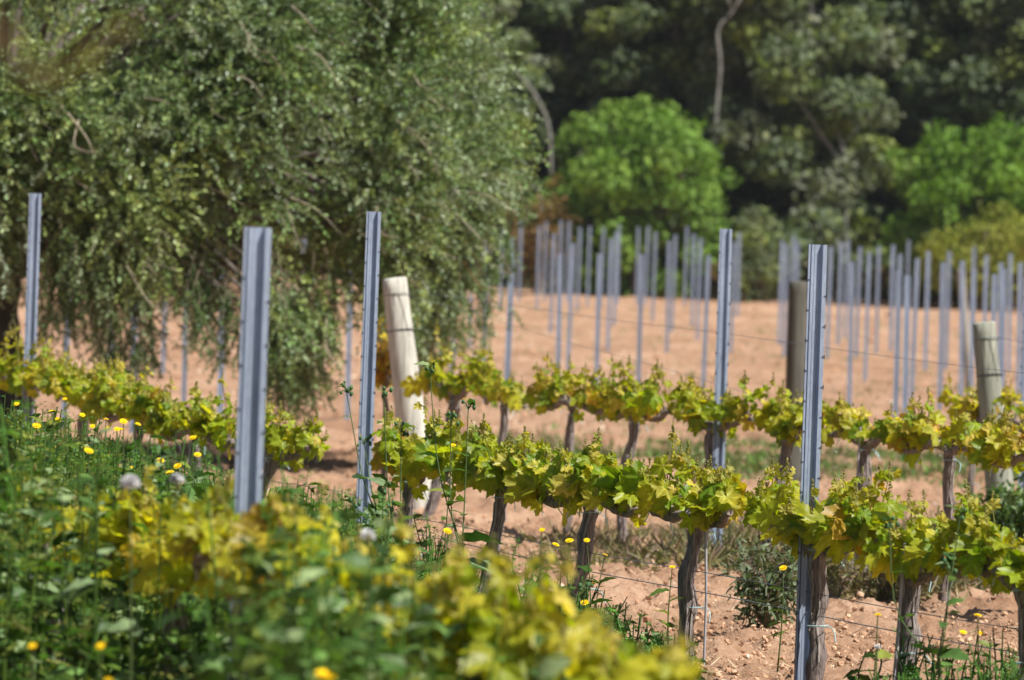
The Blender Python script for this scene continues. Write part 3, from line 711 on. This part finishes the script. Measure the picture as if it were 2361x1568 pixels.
def puff(X, Y, d, r, label):
    r *= .88
    top = at(X, Y, d); x = top[0]+.01; g = float(gz(x, d)); base = np.array([x, d, g]); t = top-base
    root = empty('seed_head_weed', base, label, 'weed'); mb = MB(); tube(mb, curve([np.zeros(3), t*.5+U(-.02, .02, 3), t], 10), np.linspace(.004, .002, 10), 5, (.12, .17, .06)); mb.build('stem', M_weed, root)
    pb = MB(); k = 320; D = rdir(k); D[:, 2] = np.abs(D[:, 2])*1.1 - .25; D = nrm(D)
    V = np.array([(0, .2, 0), (.13, .95, 0), (0, 1.08, .06), (-.13, .95, 0)]); pb.stamp(V, np.array([(0, 1, 2, 3)]), frames(D, rdir(k), np.full(k, r)), np.tile(t, (k, 1)), np.tile((.85, .84, .84), (k, 1)))
    pb.stamp(ICO[0]*np.array([1, 1, .8]), ICO[1], frames(np.array([[0, 1., 0]]), np.array([[0, 0, 1.]]), np.array([r*.8])), t[None], np.array([(.85, .84, .84)]))
    pb.build('seed_head', M_petal, root)
for X, Y in [(470, 1150), (455, 1178), (500, 1200), (372, 1130), (388, 1190), (440, 1232), (365, 1215)]:
    top = at(X, Y, 20.5); g = float(gz(top[0], 20.5)); base = np.array([top[0], 20.5, g]); root = empty('white_flowering_weed', base, 'small weed with a loose tuft of tiny white flowers under the left vines', 'weed', 'white-flowered weeds under the left vines')
    mb = MB(); tube(mb, curve([np.zeros(3), (top-base)*.5+U(-.02, .02, 3), top-base], 8), .002, 5, (.13, .2, .06)); mb.build('stem', M_weed, root)
    fb = MB(); k = 26; fb.stamp(SM[0], SM[1], frames(rdir(k), rdir(k), U(.006, .013, k)), np.tile(top-base, (k, 1))+rng.normal(size=(k, 3))*.014, np.tile((.80, .76, .74), (k, 1))); fb.build('flower', M_petal, root)
puff(300, 1116, 11.2, .027, 'white fluffy seed head, largest, left of the wide blurred post')
puff(408, 1108, 12.0, .021, 'smaller white seed head near the wide blurred post')
puff(846, 1238, 11.3, .023, 'white seed head over the weeds left of the pale post foot')
puff(490, 1230, 17, .010, 'tiny white seed head low behind the wide blurred post')
puff(2023, 1493, 15.0, .012, 'white seed head low beside the dark shaded trunk at lower right')

# tall sow thistles
def sow_thistle(Xb, d, tops, label):
    x = at(Xb, 1300, d)[0]; g = float(gz(x, d)); base = np.array([x, d, g]); root = empty('sow_thistle', base, label, 'weed')
    tp = [at(X, Y, d)-base for X, Y in tops]; m = np.mean(tp, axis=0)*.5; m[0] *= .4; mb = MB()
    fork = m; tube(mb, curve([np.zeros(3), fork*.5+[.01, 0, 0], fork], 8), np.linspace(.009, .006, 8), 7, (.13, .20, .07))
    lf = MB(); P = []; D = []; S = []
    for t in tp:
        f0 = fork*U(.8, 1); c = curve([f0, f0*.5+t*.5+U(-.015, .015, 3)+(t-fork)*[.15, 0, -.1]+U(-.02, .02, 3), t], 8); tube(mb, c, np.linspace(.0032, .0018, 8), 5, (.14, .21, .08))
        for j in range(8): P.append(c[rng.integers(1, 8)]); a = U(0, 6.28); D.append((math.cos(a), math.sin(a), U(.1, .8))); S.append(U(.035, .08))
        hb = MB()
        for j in range(6):
            e = t + np.array([U(-.028, .028), U(-.02, .02), U(-.03, .018)]); tube(hb, np.array([t-[0, 0, .02], (t+e)/2, e]), .0016, 4, (.14, .22, .08))
            hb.stamp(ICO[0]*np.array([1, 1.5, 1]), ICO[1], frames(np.array([[U(-.3, .3), 0, 1.]]), rdir(1), np.array([U(.005, .0085)])), e[None], np.array([(.10, .20, .08)]))
            if rng.random() < .4: hb.stamp(ICO[0]*np.array([.6, 1, .6]), ICO[1], frames(np.array([[0, 0, 1.]]), rdir(1), np.array([.0045])), e[None]+[0, 0, .010], np.array([(.72, .34, .03)]))
        hb.build('bud_cluster', M_weed, root)
    for j in range(14): P.append(fork*U(.15, 1.05)); a = U(0, 6.28); D.append((math.cos(a), math.sin(a), U(-.1, .7))); S.append(U(.10, .19))
    P = np.array(P); lf.stamp(LN2[0], LN2[1], frames(np.array(D), np.array([0, 0, 1.])+rng.normal(size=P.shape)*.35, np.array(S)), P, pick('thistle', len(P)))
    mb.build('stem', M_weed, root); lf.build('leaves', M_weed, root)
sow_thistle(950, 17.0, [(797, 892), (885, 905), (838, 1012), (925, 985)], 'tall branching sow thistle with bud clusters between steel and pale wooden posts')
sow_thistle(1075, 17.4, [(990, 842), (1080, 932), (1040, 960)], 'tall sow thistle with orange-tipped buds right of the pale wooden post')
sow_thistle(2175, 14.6, [(2050, 1200), (2215, 1180), (2190, 1300)], 'lone weed with long bare stems rising through the lower right vine')
sow_thistle(870, 16.6, [(815, 1150), (905, 1165), (885, 1120)], 'low sow thistle at the foot of the steel post beside the pale wooden post')
sow_thistle(1320, 15.8, [(1295, 1300), (1355, 1345), (1290, 1360)], 'short thistle with thin stems against the slanting front trunk')

def shrub(X, Y, d, rx, rz, kind, label, n=900, name='shrub', leafs=.05):
    n = int(n*.7)
    c = at(X, Y, d); g = float(gz(c[0], d)); base = np.array([c[0], d, g]); root = empty(name, base, label, 'shrub')
    mb = MB(); lf = MB(); hc = c[2]-g; ends = []
    for k in range(26):
        dr = rdir(1)[0]; e = np.array([0, 0, hc]) + dr*np.array([rx, rx, rz])*U(.5, 1); e[2] = max(e[2], .02); ends.append(e)
        tube(mb, curve([(0, 0, 0), e*.5+U(-.03, .03, 3), e], 6), np.linspace(.005, .0018, 6), 4, (.16, .12, .08))
    ends = np.array(ends); i = rng.integers(0, 26, n); f = U(.45, 1.08, n)[:, None]; P = ends[i]*f + rng.normal(size=(n, 3))*.035; P[:, 2] = np.maximum(P[:, 2], .01)
    lf.stamp(LN[0], LN[1], frames(rdir(n)+nrm(P-np.array([0, 0, hc]))*.6, rdir(n)+[0, 0, .8], U(.6, 1.2, n)*leafs), P, pick(kind, n))
    mb.build('branches', M_stem, root); lf.build('leaves', M_weed, root)
shrub(1765, 1318, 20.3, .20, .17, 'grey', 'grey-green low shrub on the soil left of the tall channel post', 1300)
shrub(1875, 1275, 24, .26, .17, 'dry', 'dry brownish herb clump behind the tall channel post', 700)
shrub(2045, 1310, 22.8, .30, .17, 'dry', 'dry twiggy herb clump behind the dark shaded trunk', 1100)
shrub(2330, 1165, 27.0, .25, .24, 'thistle', 'dark green bush at the right edge below the grey-green post', 2300, leafs=.07)
shrub(1592, 1110, 31, .06, .2, 'thistle', 'small dark upright plant left of the slim middle post', 260, leafs=.05)
shrub(1540, 1185, 31, .06, .05, 'thistle', 'little dark weed tuft on bare soil between front and middle rows', 120, leafs=.05)
shrub(1700, 1270, 25.5, .2, .10, 'dry', 'brownish herb clump under the front vines right of the thick bare trunk', 400)

# ------------------------------------------------------------------ olive tree
def sprigT(L, droop, nl, seed):
    r = np.random.default_rng(seed); t = np.linspace(0, 1, nl); c = np.stack([0.06*L*np.sin(t*4+seed), t*L, -droop*L*t*t], 1)
    V = []; F = []; n = 0
    for i in range(nl):
        for s in (-1, 1):
            ln = r.uniform(.03, .055); wd = ln*r.uniform(.19, .30); a = r.uniform(0, 6.28)
            D = np.array([s*math.cos(a)*.9, .7, math.sin(a)*.8]); D /= np.linalg.norm(D); N = r.normal(size=3)+[0, 0, .8]; X = np.cross(D, N); X /= np.linalg.norm(X)
            Z = np.cross(X, D); b = c[i]
            V += [b, b+D*ln*.5+X*wd+Z*wd*.4, b+D*ln, b+D*ln*.5-X*wd+Z*wd*.4]; F.append((n, n+1, n+2, n+3)); n += 4
    V = np.array(V); nl4 = len(V)
    W = []; G = []
    for i in range(0, nl, 3):
        p = c[i]; W += [p+[.0022, 0, 0], p+[-.0022, 0, 0]]
    W = np.array(W); m = len(W)//2
    for i in range(m-1): G.append((nl4+2*i, nl4+2*i+1, nl4+2*i+3, nl4+2*i+2))
    return np.vstack([V, W]), np.array(F+G), nl4
SPR = [sprigT(.34, .25, 13, 1), sprigT(.28, .5, 11, 2), sprigT(.40, .35, 15, 3), sprigT(.24, .1, 11, 4)]
OC = np.array([(0.12, 0.20, 0.055), (0.075, 0.135, 0.04), (0.18, 0.26, 0.10), (0.28, 0.34, 0.09), (0.27, 0.34, 0.22)])
def olive():
    D0 = 39.5; cx = at(-20, 500, D0)[0]; base = np.array([cx, D0, float(gz(cx, D0))]); R = 4.7
    root = empty('olive_tree', base, 'large spreading olive tree with hanging leafy branches filling the upper left', 'tree')
    def depth(X, Y, k):  # ellipsoid front surface
        x = at(X, Y, D0)[0]-cx; z = at(X, Y, D0)[2]-2.9
        q = 1-(x/R)**2-(z/4.2)**2; q = np.maximum(q, 0.0)
        return D0 - math.sqrt(q)*3.6*k
    edge = lambda Y: np.interp(Y, [-80, 0, 80, 150, 190, 250, 330, 400, 430, 480, 560, 640, 700, 760, 800, 850], [975, 995, 1000, 1040, 1120, 1095, 1120, 1170, 1165, 1090, 1060, 1050, 1050, 1040, 980, 700])
    bot = lambda X: np.interp(X, [-60, 40, 80, 130, 180, 230, 290, 330, 350, 400, 440, 480, 540, 600, 640, 690, 740, 770, 830, 900, 960, 1060, 1130, 1200], [560, 620, 640, 740, 690, 790, 810, 740, 610, 560, 740, 760, 780, 760, 850, 830, 660, 640, 660, 720, 780, 790, 740, 500])
    br = MB(); P = []; Dr = []; Cc = []; hub = np.array([0, 0, 1.9])
    trunk = curve([(0, 0, -.1), (.05, 0, .6), (-.05, .05, 1.2), (0, 0, 1.9), (.1, 0, 2.6)], 24); tb = MB()
    tube(tb, trunk, 0.36-.09*np.linspace(0, 1, 24)+.1*np.exp(-np.linspace(0, 1, 24)*9), 18, (.10, .085, .07), .1); tb.build('trunk', M_tbark, root)
    blobs = []; cnt = 0
    while cnt < 470:
        back = cnt >= 330; Y = U(-110, 860); X = U(-160, 1230)
        if X > edge(Y)-25*rng.random() or Y > bot(X)-20: continue
        if not back and vnoise(np.array([X/170.+5.3]), np.array([Y/130.+3.6]))[0] < (.06 if X < 850 else -.22) and rng.random() < .95: continue
        k = 1.0 if rng.random() < .7 else U(.2, .8)
        if X > edge(Y)-160: k = U(.0, .5)
        if back: k = U(-.9, -.1)
        d = depth(X, Y, k) + U(-.25, .35); c = at(X, Y, d)-base; blobs.append((c, X, Y)); cnt += 1
    for c, X, Y in blobs:
        tone = OC[rng.integers(0, 5)]*U(.65, 1.4)
        low = Y > 520; ns = 46 if not low else 30; rad = .30 if not low else .26
        o = rdir(ns)*rad*U(.2, 1, ns)[:, None]*np.array([1, .8, .85]) if not low else rdir(ns)*np.array([.22, .2, .34])*U(.3, 1, ns)[:, None]
        out = nrm(c-np.array([0, 0, 1.9]))
        P.append(c+o); Dd = nrm(o)*.7 + out*.55 + rng.normal(size=(ns, 3))*.35 + np.array([0, 0, -.9 if low else .12]); Dr.append(Dd)
        Cc.append(np.clip(tone*.6 + OC[rng.integers(0, 5, ns)]*.45, 0, 1)*U(.8, 1.25, ns)[:, None])
    P = np.concatenate(P); Dr = np.concatenate(Dr); Cc = np.concatenate(Cc); k = len(P); var = rng.integers(0, 4, k); lf = MB()
    for v in range(4):
        m = var == v; tV, tF, nl4 = SPR[v]; n = len(tV); kk = m.sum()
        col = np.repeat(Cc[m][:, None, :], n, 1)*rng.uniform(.7, 1.35, (kk, n//4+1, 1)).repeat(4, 1)[:, :n]; col[:, nl4:] = (.24, .20, .14)
        lf.stamp(tV, tF, frames(Dr[m], np.array([0, 0, 1.])+rng.normal(size=(kk, 3))*.5, U(.8, 1.2, kk)), P[m], col, False)
    lf.build('crown', M_olive, root)
    # limbs: from trunk to clumps, and pale twigs near the surface
    for c, X, Y in blobs[::3]:
        s = trunk[rng.integers(14, 24)]; md = s*.5+c*.5 + np.array([0, 0, U(.1, .6)])
        tube(br, curve([s, md, c], 12), np.linspace(.06, .012, 12), 6, (.13, .11, .09), .1, False)
    for k in range(300):
        c, X, Y = blobs[rng.integers(len(blobs))]; s = c + rdir(1)[0]*.2 + [0, -.22, 0]; out = nrm(c-hub)
        e = s + (out*.4+rdir(1)[0]*.35+[.25, 0, -.55])*U(.25, .7)
        q = rng.random(); colr = (.38, .33, .24) if q < .95 else (.42, .24, .10)
        tube(br, curve([s, (s+e)/2+rng.normal(size=3)*.06, e], 7), np.linspace(U(.004, .009), .002, 7), 5, colr, .1, False)
    br.build('limbs', M_tbark, root)
    # hanging trails below the crown
    hg = MB(); 
    trails = [(130,640,775),(105,600,760),(165,620,730),(210,600,850),(240,620,845),(262,640,870),(290,640,850),(315,700,855),(340,760,850),(225,650,830),(455,640,800),(480,660,800),(505,680,830),(535,700,860),(620,640,880),(650,680,900),(680,740,905),(690,740,930),(630,700,870),(745,640,760),(960,680,800),(1000,690,830),(1060,680,820),(1095,650,790),(1115,620,790),(1135,600,740),(905,640,745),(780,620,720),(560,700,835),(650,720,860),(1165,560,620),(1200,440,520)]
    for X, Y0, Y1 in trails:
        for q in range(3 if X < 700 else 2):
            Xa = X+U(-22, 22); d = depth(Xa, Y0, 1.0)+U(-.3, .3) if X < 1000 else D0+U(-1, .5)
            a = at(Xa, Y0-60, d)-base; b = at(Xa+U(-25, 30), Y1+U(-30, 10), d+U(-.2, .2))-base; c = curve([a, a*.5+b*.5+rng.normal(size=3)*.05, b], 16)
            tube(hg, c, np.linspace(.006, .002, 16), 4, (.22, .19, .13), 0, False)
            kk = 44; f = U(.15, 1, kk); i = (f*15).astype(int)
            tV, tF, nl4 = SPR[3]; kk2 = 13; ii = rng.integers(3, 16, kk2)
            hg.stamp(tV, tF, frames(np.stack([U(-.7, .7, kk2), U(-.7, .7, kk2), U(-1.3, -.4, kk2)], 1), rdir(kk2), U(.45, .75, kk2)), c[ii], (OC[rng.integers(0, 3, kk2)]*U(.7, 1.1, kk2)[:, None]), False)
    hg.build('hanging_sprays', M_olive, root); pass
br2 = MB()
olive()

# ------------------------------------------------------------------ wood beyond the field
TQ = (np.array([(-.5, 0, 0), (0, -.12, .12), (.5, 0, 0), (.25, .6, -.1), (-.2, .55, .05)]), np.array([(0, 1, 2, 3, 4)]))
def crown(mb, blobs, per, size, cols, flat=1.0, elong=1.0):
    for c, r in blobs:
        n = int(per*r*r); D = rdir(n); rr = U(.45, 1.05, n)[:, None]; P = c + D*rr*r*np.array([1, 1, flat])
        col = cols[rng.integers(0, len(cols))]*.6 + cols[rng.integers(0, len(cols), n)]*.4
        mb.stamp(TQ[0]*np.array([1, elong, 1]), TQ[1], frames(rdir(n), D+rng.normal(size=(n, 3))*.5+[0, 0, .3], U(.6, 1.3, n)*size), P, col*U(.75, 1.25, n)[:, None], False)
PC = np.array([(0.12, 0.165, 0.085), (0.16, 0.205, 0.075), (0.10, 0.135, 0.075), (0.19, 0.20, 0.14), (0.24, 0.28, 0.06)])
def pine(x, d, H, R, label, z_low=1.5, n=140, limbs=3, bark=(.20, .175, .16), cols=PC, per=400):
    g = float(gz0(x, d)); root = empty('pine_tree', (x, d, g), label, 'tree', 'pines at the back of the field'); lean = U(-.12, .12)
    tb = MB(); T = curve([(0, 0, -.3), (lean*3+U(-.2, .2), 0, H*.3), (lean*6, 0, H*.65), (lean*8, 0, H)], 20); tube(tb, T, np.linspace(.15, .04, 20), 9, bark, .08); tb.build('trunk', M_tbark, root)
    lb = MB(); bl = []
    for k in range(n):
        z = z_low + (H-z_low)*rng.random()**1.1; a = U(0, 6.28); f = rng.random()**.28; q = R*(1.25-.85*(z/H))*f; i = min(int(z/H*19), 19)
        c = np.array([T[i][0]+math.cos(a)*q, math.sin(a)*q, z]); bl.append((c, U(.4, .95)))
        if k < limbs*3: s = T[max(i-3, 0)]; tube(lb, curve([s, (s+c)/2+[0, 0, U(-.1, .4)], c], 7), np.linspace(.05, .015, 7), 5, bark, .1, False)
    lb.build('limbs', M_tbark, root); cb = MB(); crown(cb, bl, per, .19, cols, .65, 1.2); cb.build('crown', M_tree, root)
    return root
px = lambda X, d: (X-1180)/FP*d
protos = []
plabels = ['olive-tinted pine rising right behind the olive tree', 'dark pine between the olive tree and the bright green round tree', 'pine standing behind the bright green round tree', 'pine with a pale crooked trunk just right of the bright round tree', 'airy yellowish pine with bare pale limbs in the upper middle right', 'dark dense pine left of the bright green trees at right', 'dark pine above the bright green tree at right', 'pine at the far upper right corner', 'pine hidden mostly behind the olive crown at upper left']
spec = [(1060, 121), (1290, 124), (1480, 122), (1650, 123), (1830, 119), (2020, 126), (2200, 123), (2380, 121), (750, 122)]
for (X, d), lab in zip(spec, plabels):
    pine(px(X, d), d, U(10.3, 12.3), U(2.3, 3.1), lab, z_low=.7)
# second and third lines: copies with their own parts
src = [o for o in bpy.data.objects if o.name.startswith('pine_tree') and o.parent is None]
kids = {o: [c for c in bpy.data.objects if c.parent == o] for o in src}
for k in range(20):
    s = src[k % len(src)]; r = s.copy(); COL.objects.link(r); X = -100 + (k % 10)*290 + U(-50, 50); d = (131 if k < 10 else 141) + U(-2, 2); x = px(X, d)
    r.location = (x, d, float(gz0(x, d))); r.rotation_euler = (0, 0, U(0, 6.28)); sc = U(1.05, 1.4); r.scale = (sc*1.25, sc*1.25, sc)
    r['label'] = 'dark blurred pine in the shade of the wood behind the front pines'
    for c in kids[s]:
        q = c.copy(); COL.objects.link(q); q.parent = r
def broadleaf(X, Yt, d, R, z0, z1, cols, label, n=60, name='broadleaf_tree', size=.16, per=330, cat='tree'):
    x = px(X, d) ; g = float(gz0(x, d)); root = empty(name, (x, d, g), label, cat); tb = MB(); H = z1-g
    tube(tb, curve([(0, 0, -.2), (.1, 0, H*.3), (0, 0, H*.8)], 10), np.linspace(.16, .05, 10), 8, (.16, .13, .10), .1); bl = []
    for k in range(n):
        dr = rdir(1)[0]; f = rng.random()**.4; c = np.array([dr[0]*R*f, dr[1]*R*.8*f, (z0+z1)/2-g + dr[2]*(z1-z0)/2*f]); bl.append((c, U(.2, .62)))
        if k % 5 == 0: tube(tb, curve([(0, 0, H*.3), c*.5+[0, 0, H*.15], c], 6), np.linspace(.05, .015, 6), 5, (.16, .13, .10), .1, False)
    tb.build('trunk', M_tbark, root); cb = MB(); crown(cb, bl, per, size, cols, .8); cb.build('crown', M_tree, root)
GC = np.array([(0.15, 0.27, 0.04), (0.11, 0.20, 0.03), (0.21, 0.33, 0.055)])
broadleaf(1455, 0, 115.5, 2.45, 1.8, 6.75, GC, 'bright green round-crowned tree behind the middle of the post field', 190)
broadleaf(2235, 0, 115.5, 2.3, 2.2, 6.5, GC*np.array([.9, .95, .75]), 'bright green tree at right behind the post field', 130)
broadleaf(2420, 0, 116.5, 1.9, 2.2, 7.5, GC*np.array([.8, .85, .7]), 'tall green tree cut off by the right edge', 60)
broadleaf(2262, 0, 113.2, 1.45, 1.7, 4.15, np.array([(.29, .29, .045), (.22, .25, .04)]), 'yellow-green rounded bush in front of the right bright tree', 40, 'bush', .11, 420, 'bush')
broadleaf(2365, 0, 113.2, .5, 1.7, 3.3, np.array([(.34, .19, .04), (.26, .16, .04)]), 'orange-brown bush at the right edge', 14, 'bush', .11, 420, 'bush')
broadleaf(1235, 0, 114.5, .75, 2.0, 4.9, np.array([(.24, .15, .05), (.18, .12, .04)]), 'rust-brown dying bush between the olive tree and the bright tree', 26, 'bush', .12, 400, 'bush')
broadleaf(1745, 0, 115.0, .85, 1.6, 3.9, PC*1.0, 'low olive-coloured bush right of the bright round tree', 26, 'bush', .12, 300, 'bush')
def bare(pts, d, r, label):
    P = np.array([at(X, Y, d) for X, Y in pts]); 
    g = float(gz0(P[0][0], d)); base = np.array([P[0][0], d, g]); root = empty('bare_tree', base, label, 'tree')
    mb = MB(); tube(mb, curve(np.vstack([[[0, 0, -.2]], P-base]), 24), np.linspace(r*.75, r*.32, 24), 8, (.24, .23, .21), .12); mb.build('trunk', M_tbark, root)
    for k in range(3):
        mb = MB(); s = P[rng.integers(1, len(P))]-base; e = s+np.array([U(-1, 1), 0, U(.3, 1.2)]); tube(mb, curve([s, (s+e)/2+[0, 0, .1], e], 6), np.linspace(r*.3, r*.12, 6), 5, (.24, .22, .21), .1)
        mb.build('branch', M_tbark, root)
bare([(1645, 420), (1650, 280), (1660, 150), (1655, 70), (1690, 25), (1740, -60)], 117.0, .085, 'pale crooked bare trunk standing right of the bright round tree')
bare([(1935, 420), (1925, 360), (1880, 290), (1845, 235), (1830, 180)], 117.2, .07, 'pale bare limb leaning up left in the upper middle right')
bare([(1950, 400), (1910, 240), (1890, 160), (1875, 60), (1860, -60)], 117.4, .06, 'second pale bare limb, steeper, in the upper middle right')
bare([(1270, 350), (1245, 240), (1190, 165), (1130, 115), (1085, 100)], 117.0, .06, 'pale arching dead limb right of the olive crown')
bare([(1120, 300), (1050, 125), (1015, 70), (990, 20)], 117.6, .08, 'grey dead limb just behind the edge of the olive crown')

def understory():
    mb = MB(); bl = []
    for k in range(420):
        x = U(-18, 18); d = U(114.5, 130); bl.append((np.array([x, d, float(gz0(x, d))+U(0, .8)+.12*max(d-119, 0)*rng.random()]), U(.3, .6)))
    crown(mb, bl, 420, .12, np.array([(.07, .08, .035), (.14, .11, .05), (.20, .12, .05), (.09, .11, .04)]), .7)
    tag(mb.build('undergrowth', M_tree), 'low dark and rusty undergrowth at the foot of the wood', 'undergrowth', kind='stuff')
    mb = MB(); bl = []
    for k in range(900):
        x = U(-34, 34); d = U(148, 175); bl.append((np.array([x, d, float(gz0(x, d))+U(-1, 15)]), U(1.2, 2.2)))
    crown(mb, bl, 80, .5, PC, .8)
    tag(mb.build('woodland', M_tree), 'deep dark wood closing the view behind the pines', 'woodland', kind='stuff')
understory()

# blurred dry stalk close to the camera, upper left
def near_stalk():
    d = 3.4; base = np.array([-.62, d, float(gz(-.62, d))]); root = empty('dry_stalk', base, 'very blurred brownish stalk hanging across the upper left corner', 'weed')
    P = [np.zeros(3), np.array([-.02, 0, .8]), at(-90, 250, d)-base, at(60, 185, d)-base, at(190, 140, d)-base, at(275, 62, d)-base]; c = curve(P, 30)
    mb = MB(); tube(mb, c, np.linspace(.0035, .0015, 30), 6, (.24, .17, .07)); mb.build('stem', M_weed, root)
    lf = MB(); kk = 26; i = rng.integers(15, 30, kk); lf.stamp(LN[0], LN[1], frames(rdir(kk)+[.8, 0, .3], rdir(kk), U(.012, .028, kk)), c[i], np.array([(.26, .19, .07), (.16, .16, .06)])[rng.integers(0, 2, kk)]); lf.build('leaves', M_weed, root)
near_stalk()

# ------------------------------------------------------------------ air
def haze():
    m = bpy.data.materials.new('haze_air'); m.use_nodes = True; n = m.node_tree; n.nodes.clear()
    o = n.nodes.new('ShaderNodeOutputMaterial'); v = n.nodes.new('ShaderNodeVolumePrincipled'); v.inputs['Density'].default_value = 0.00014
    v.inputs['Color'].default_value = (.86, .92, 1, 1); n.links.new(v.outputs[0], o.inputs['Volume'])
    mb = MB(); cube = np.array([(x, y, z) for z in (0, 1) for y in (0, 1) for x in (0, 1)], float)*[640, 700, 48] + [-320, -80, -3]
    cf = np.array([(0,2,3,1),(4,5,7,6),(0,1,5,4),(2,6,7,3),(0,4,6,2),(1,3,7,5)]); mb.add(cube, cf, (.5, .5, .5), False)
    ob = mb.build('haze', m); tag(ob, kind='stuff')
haze()
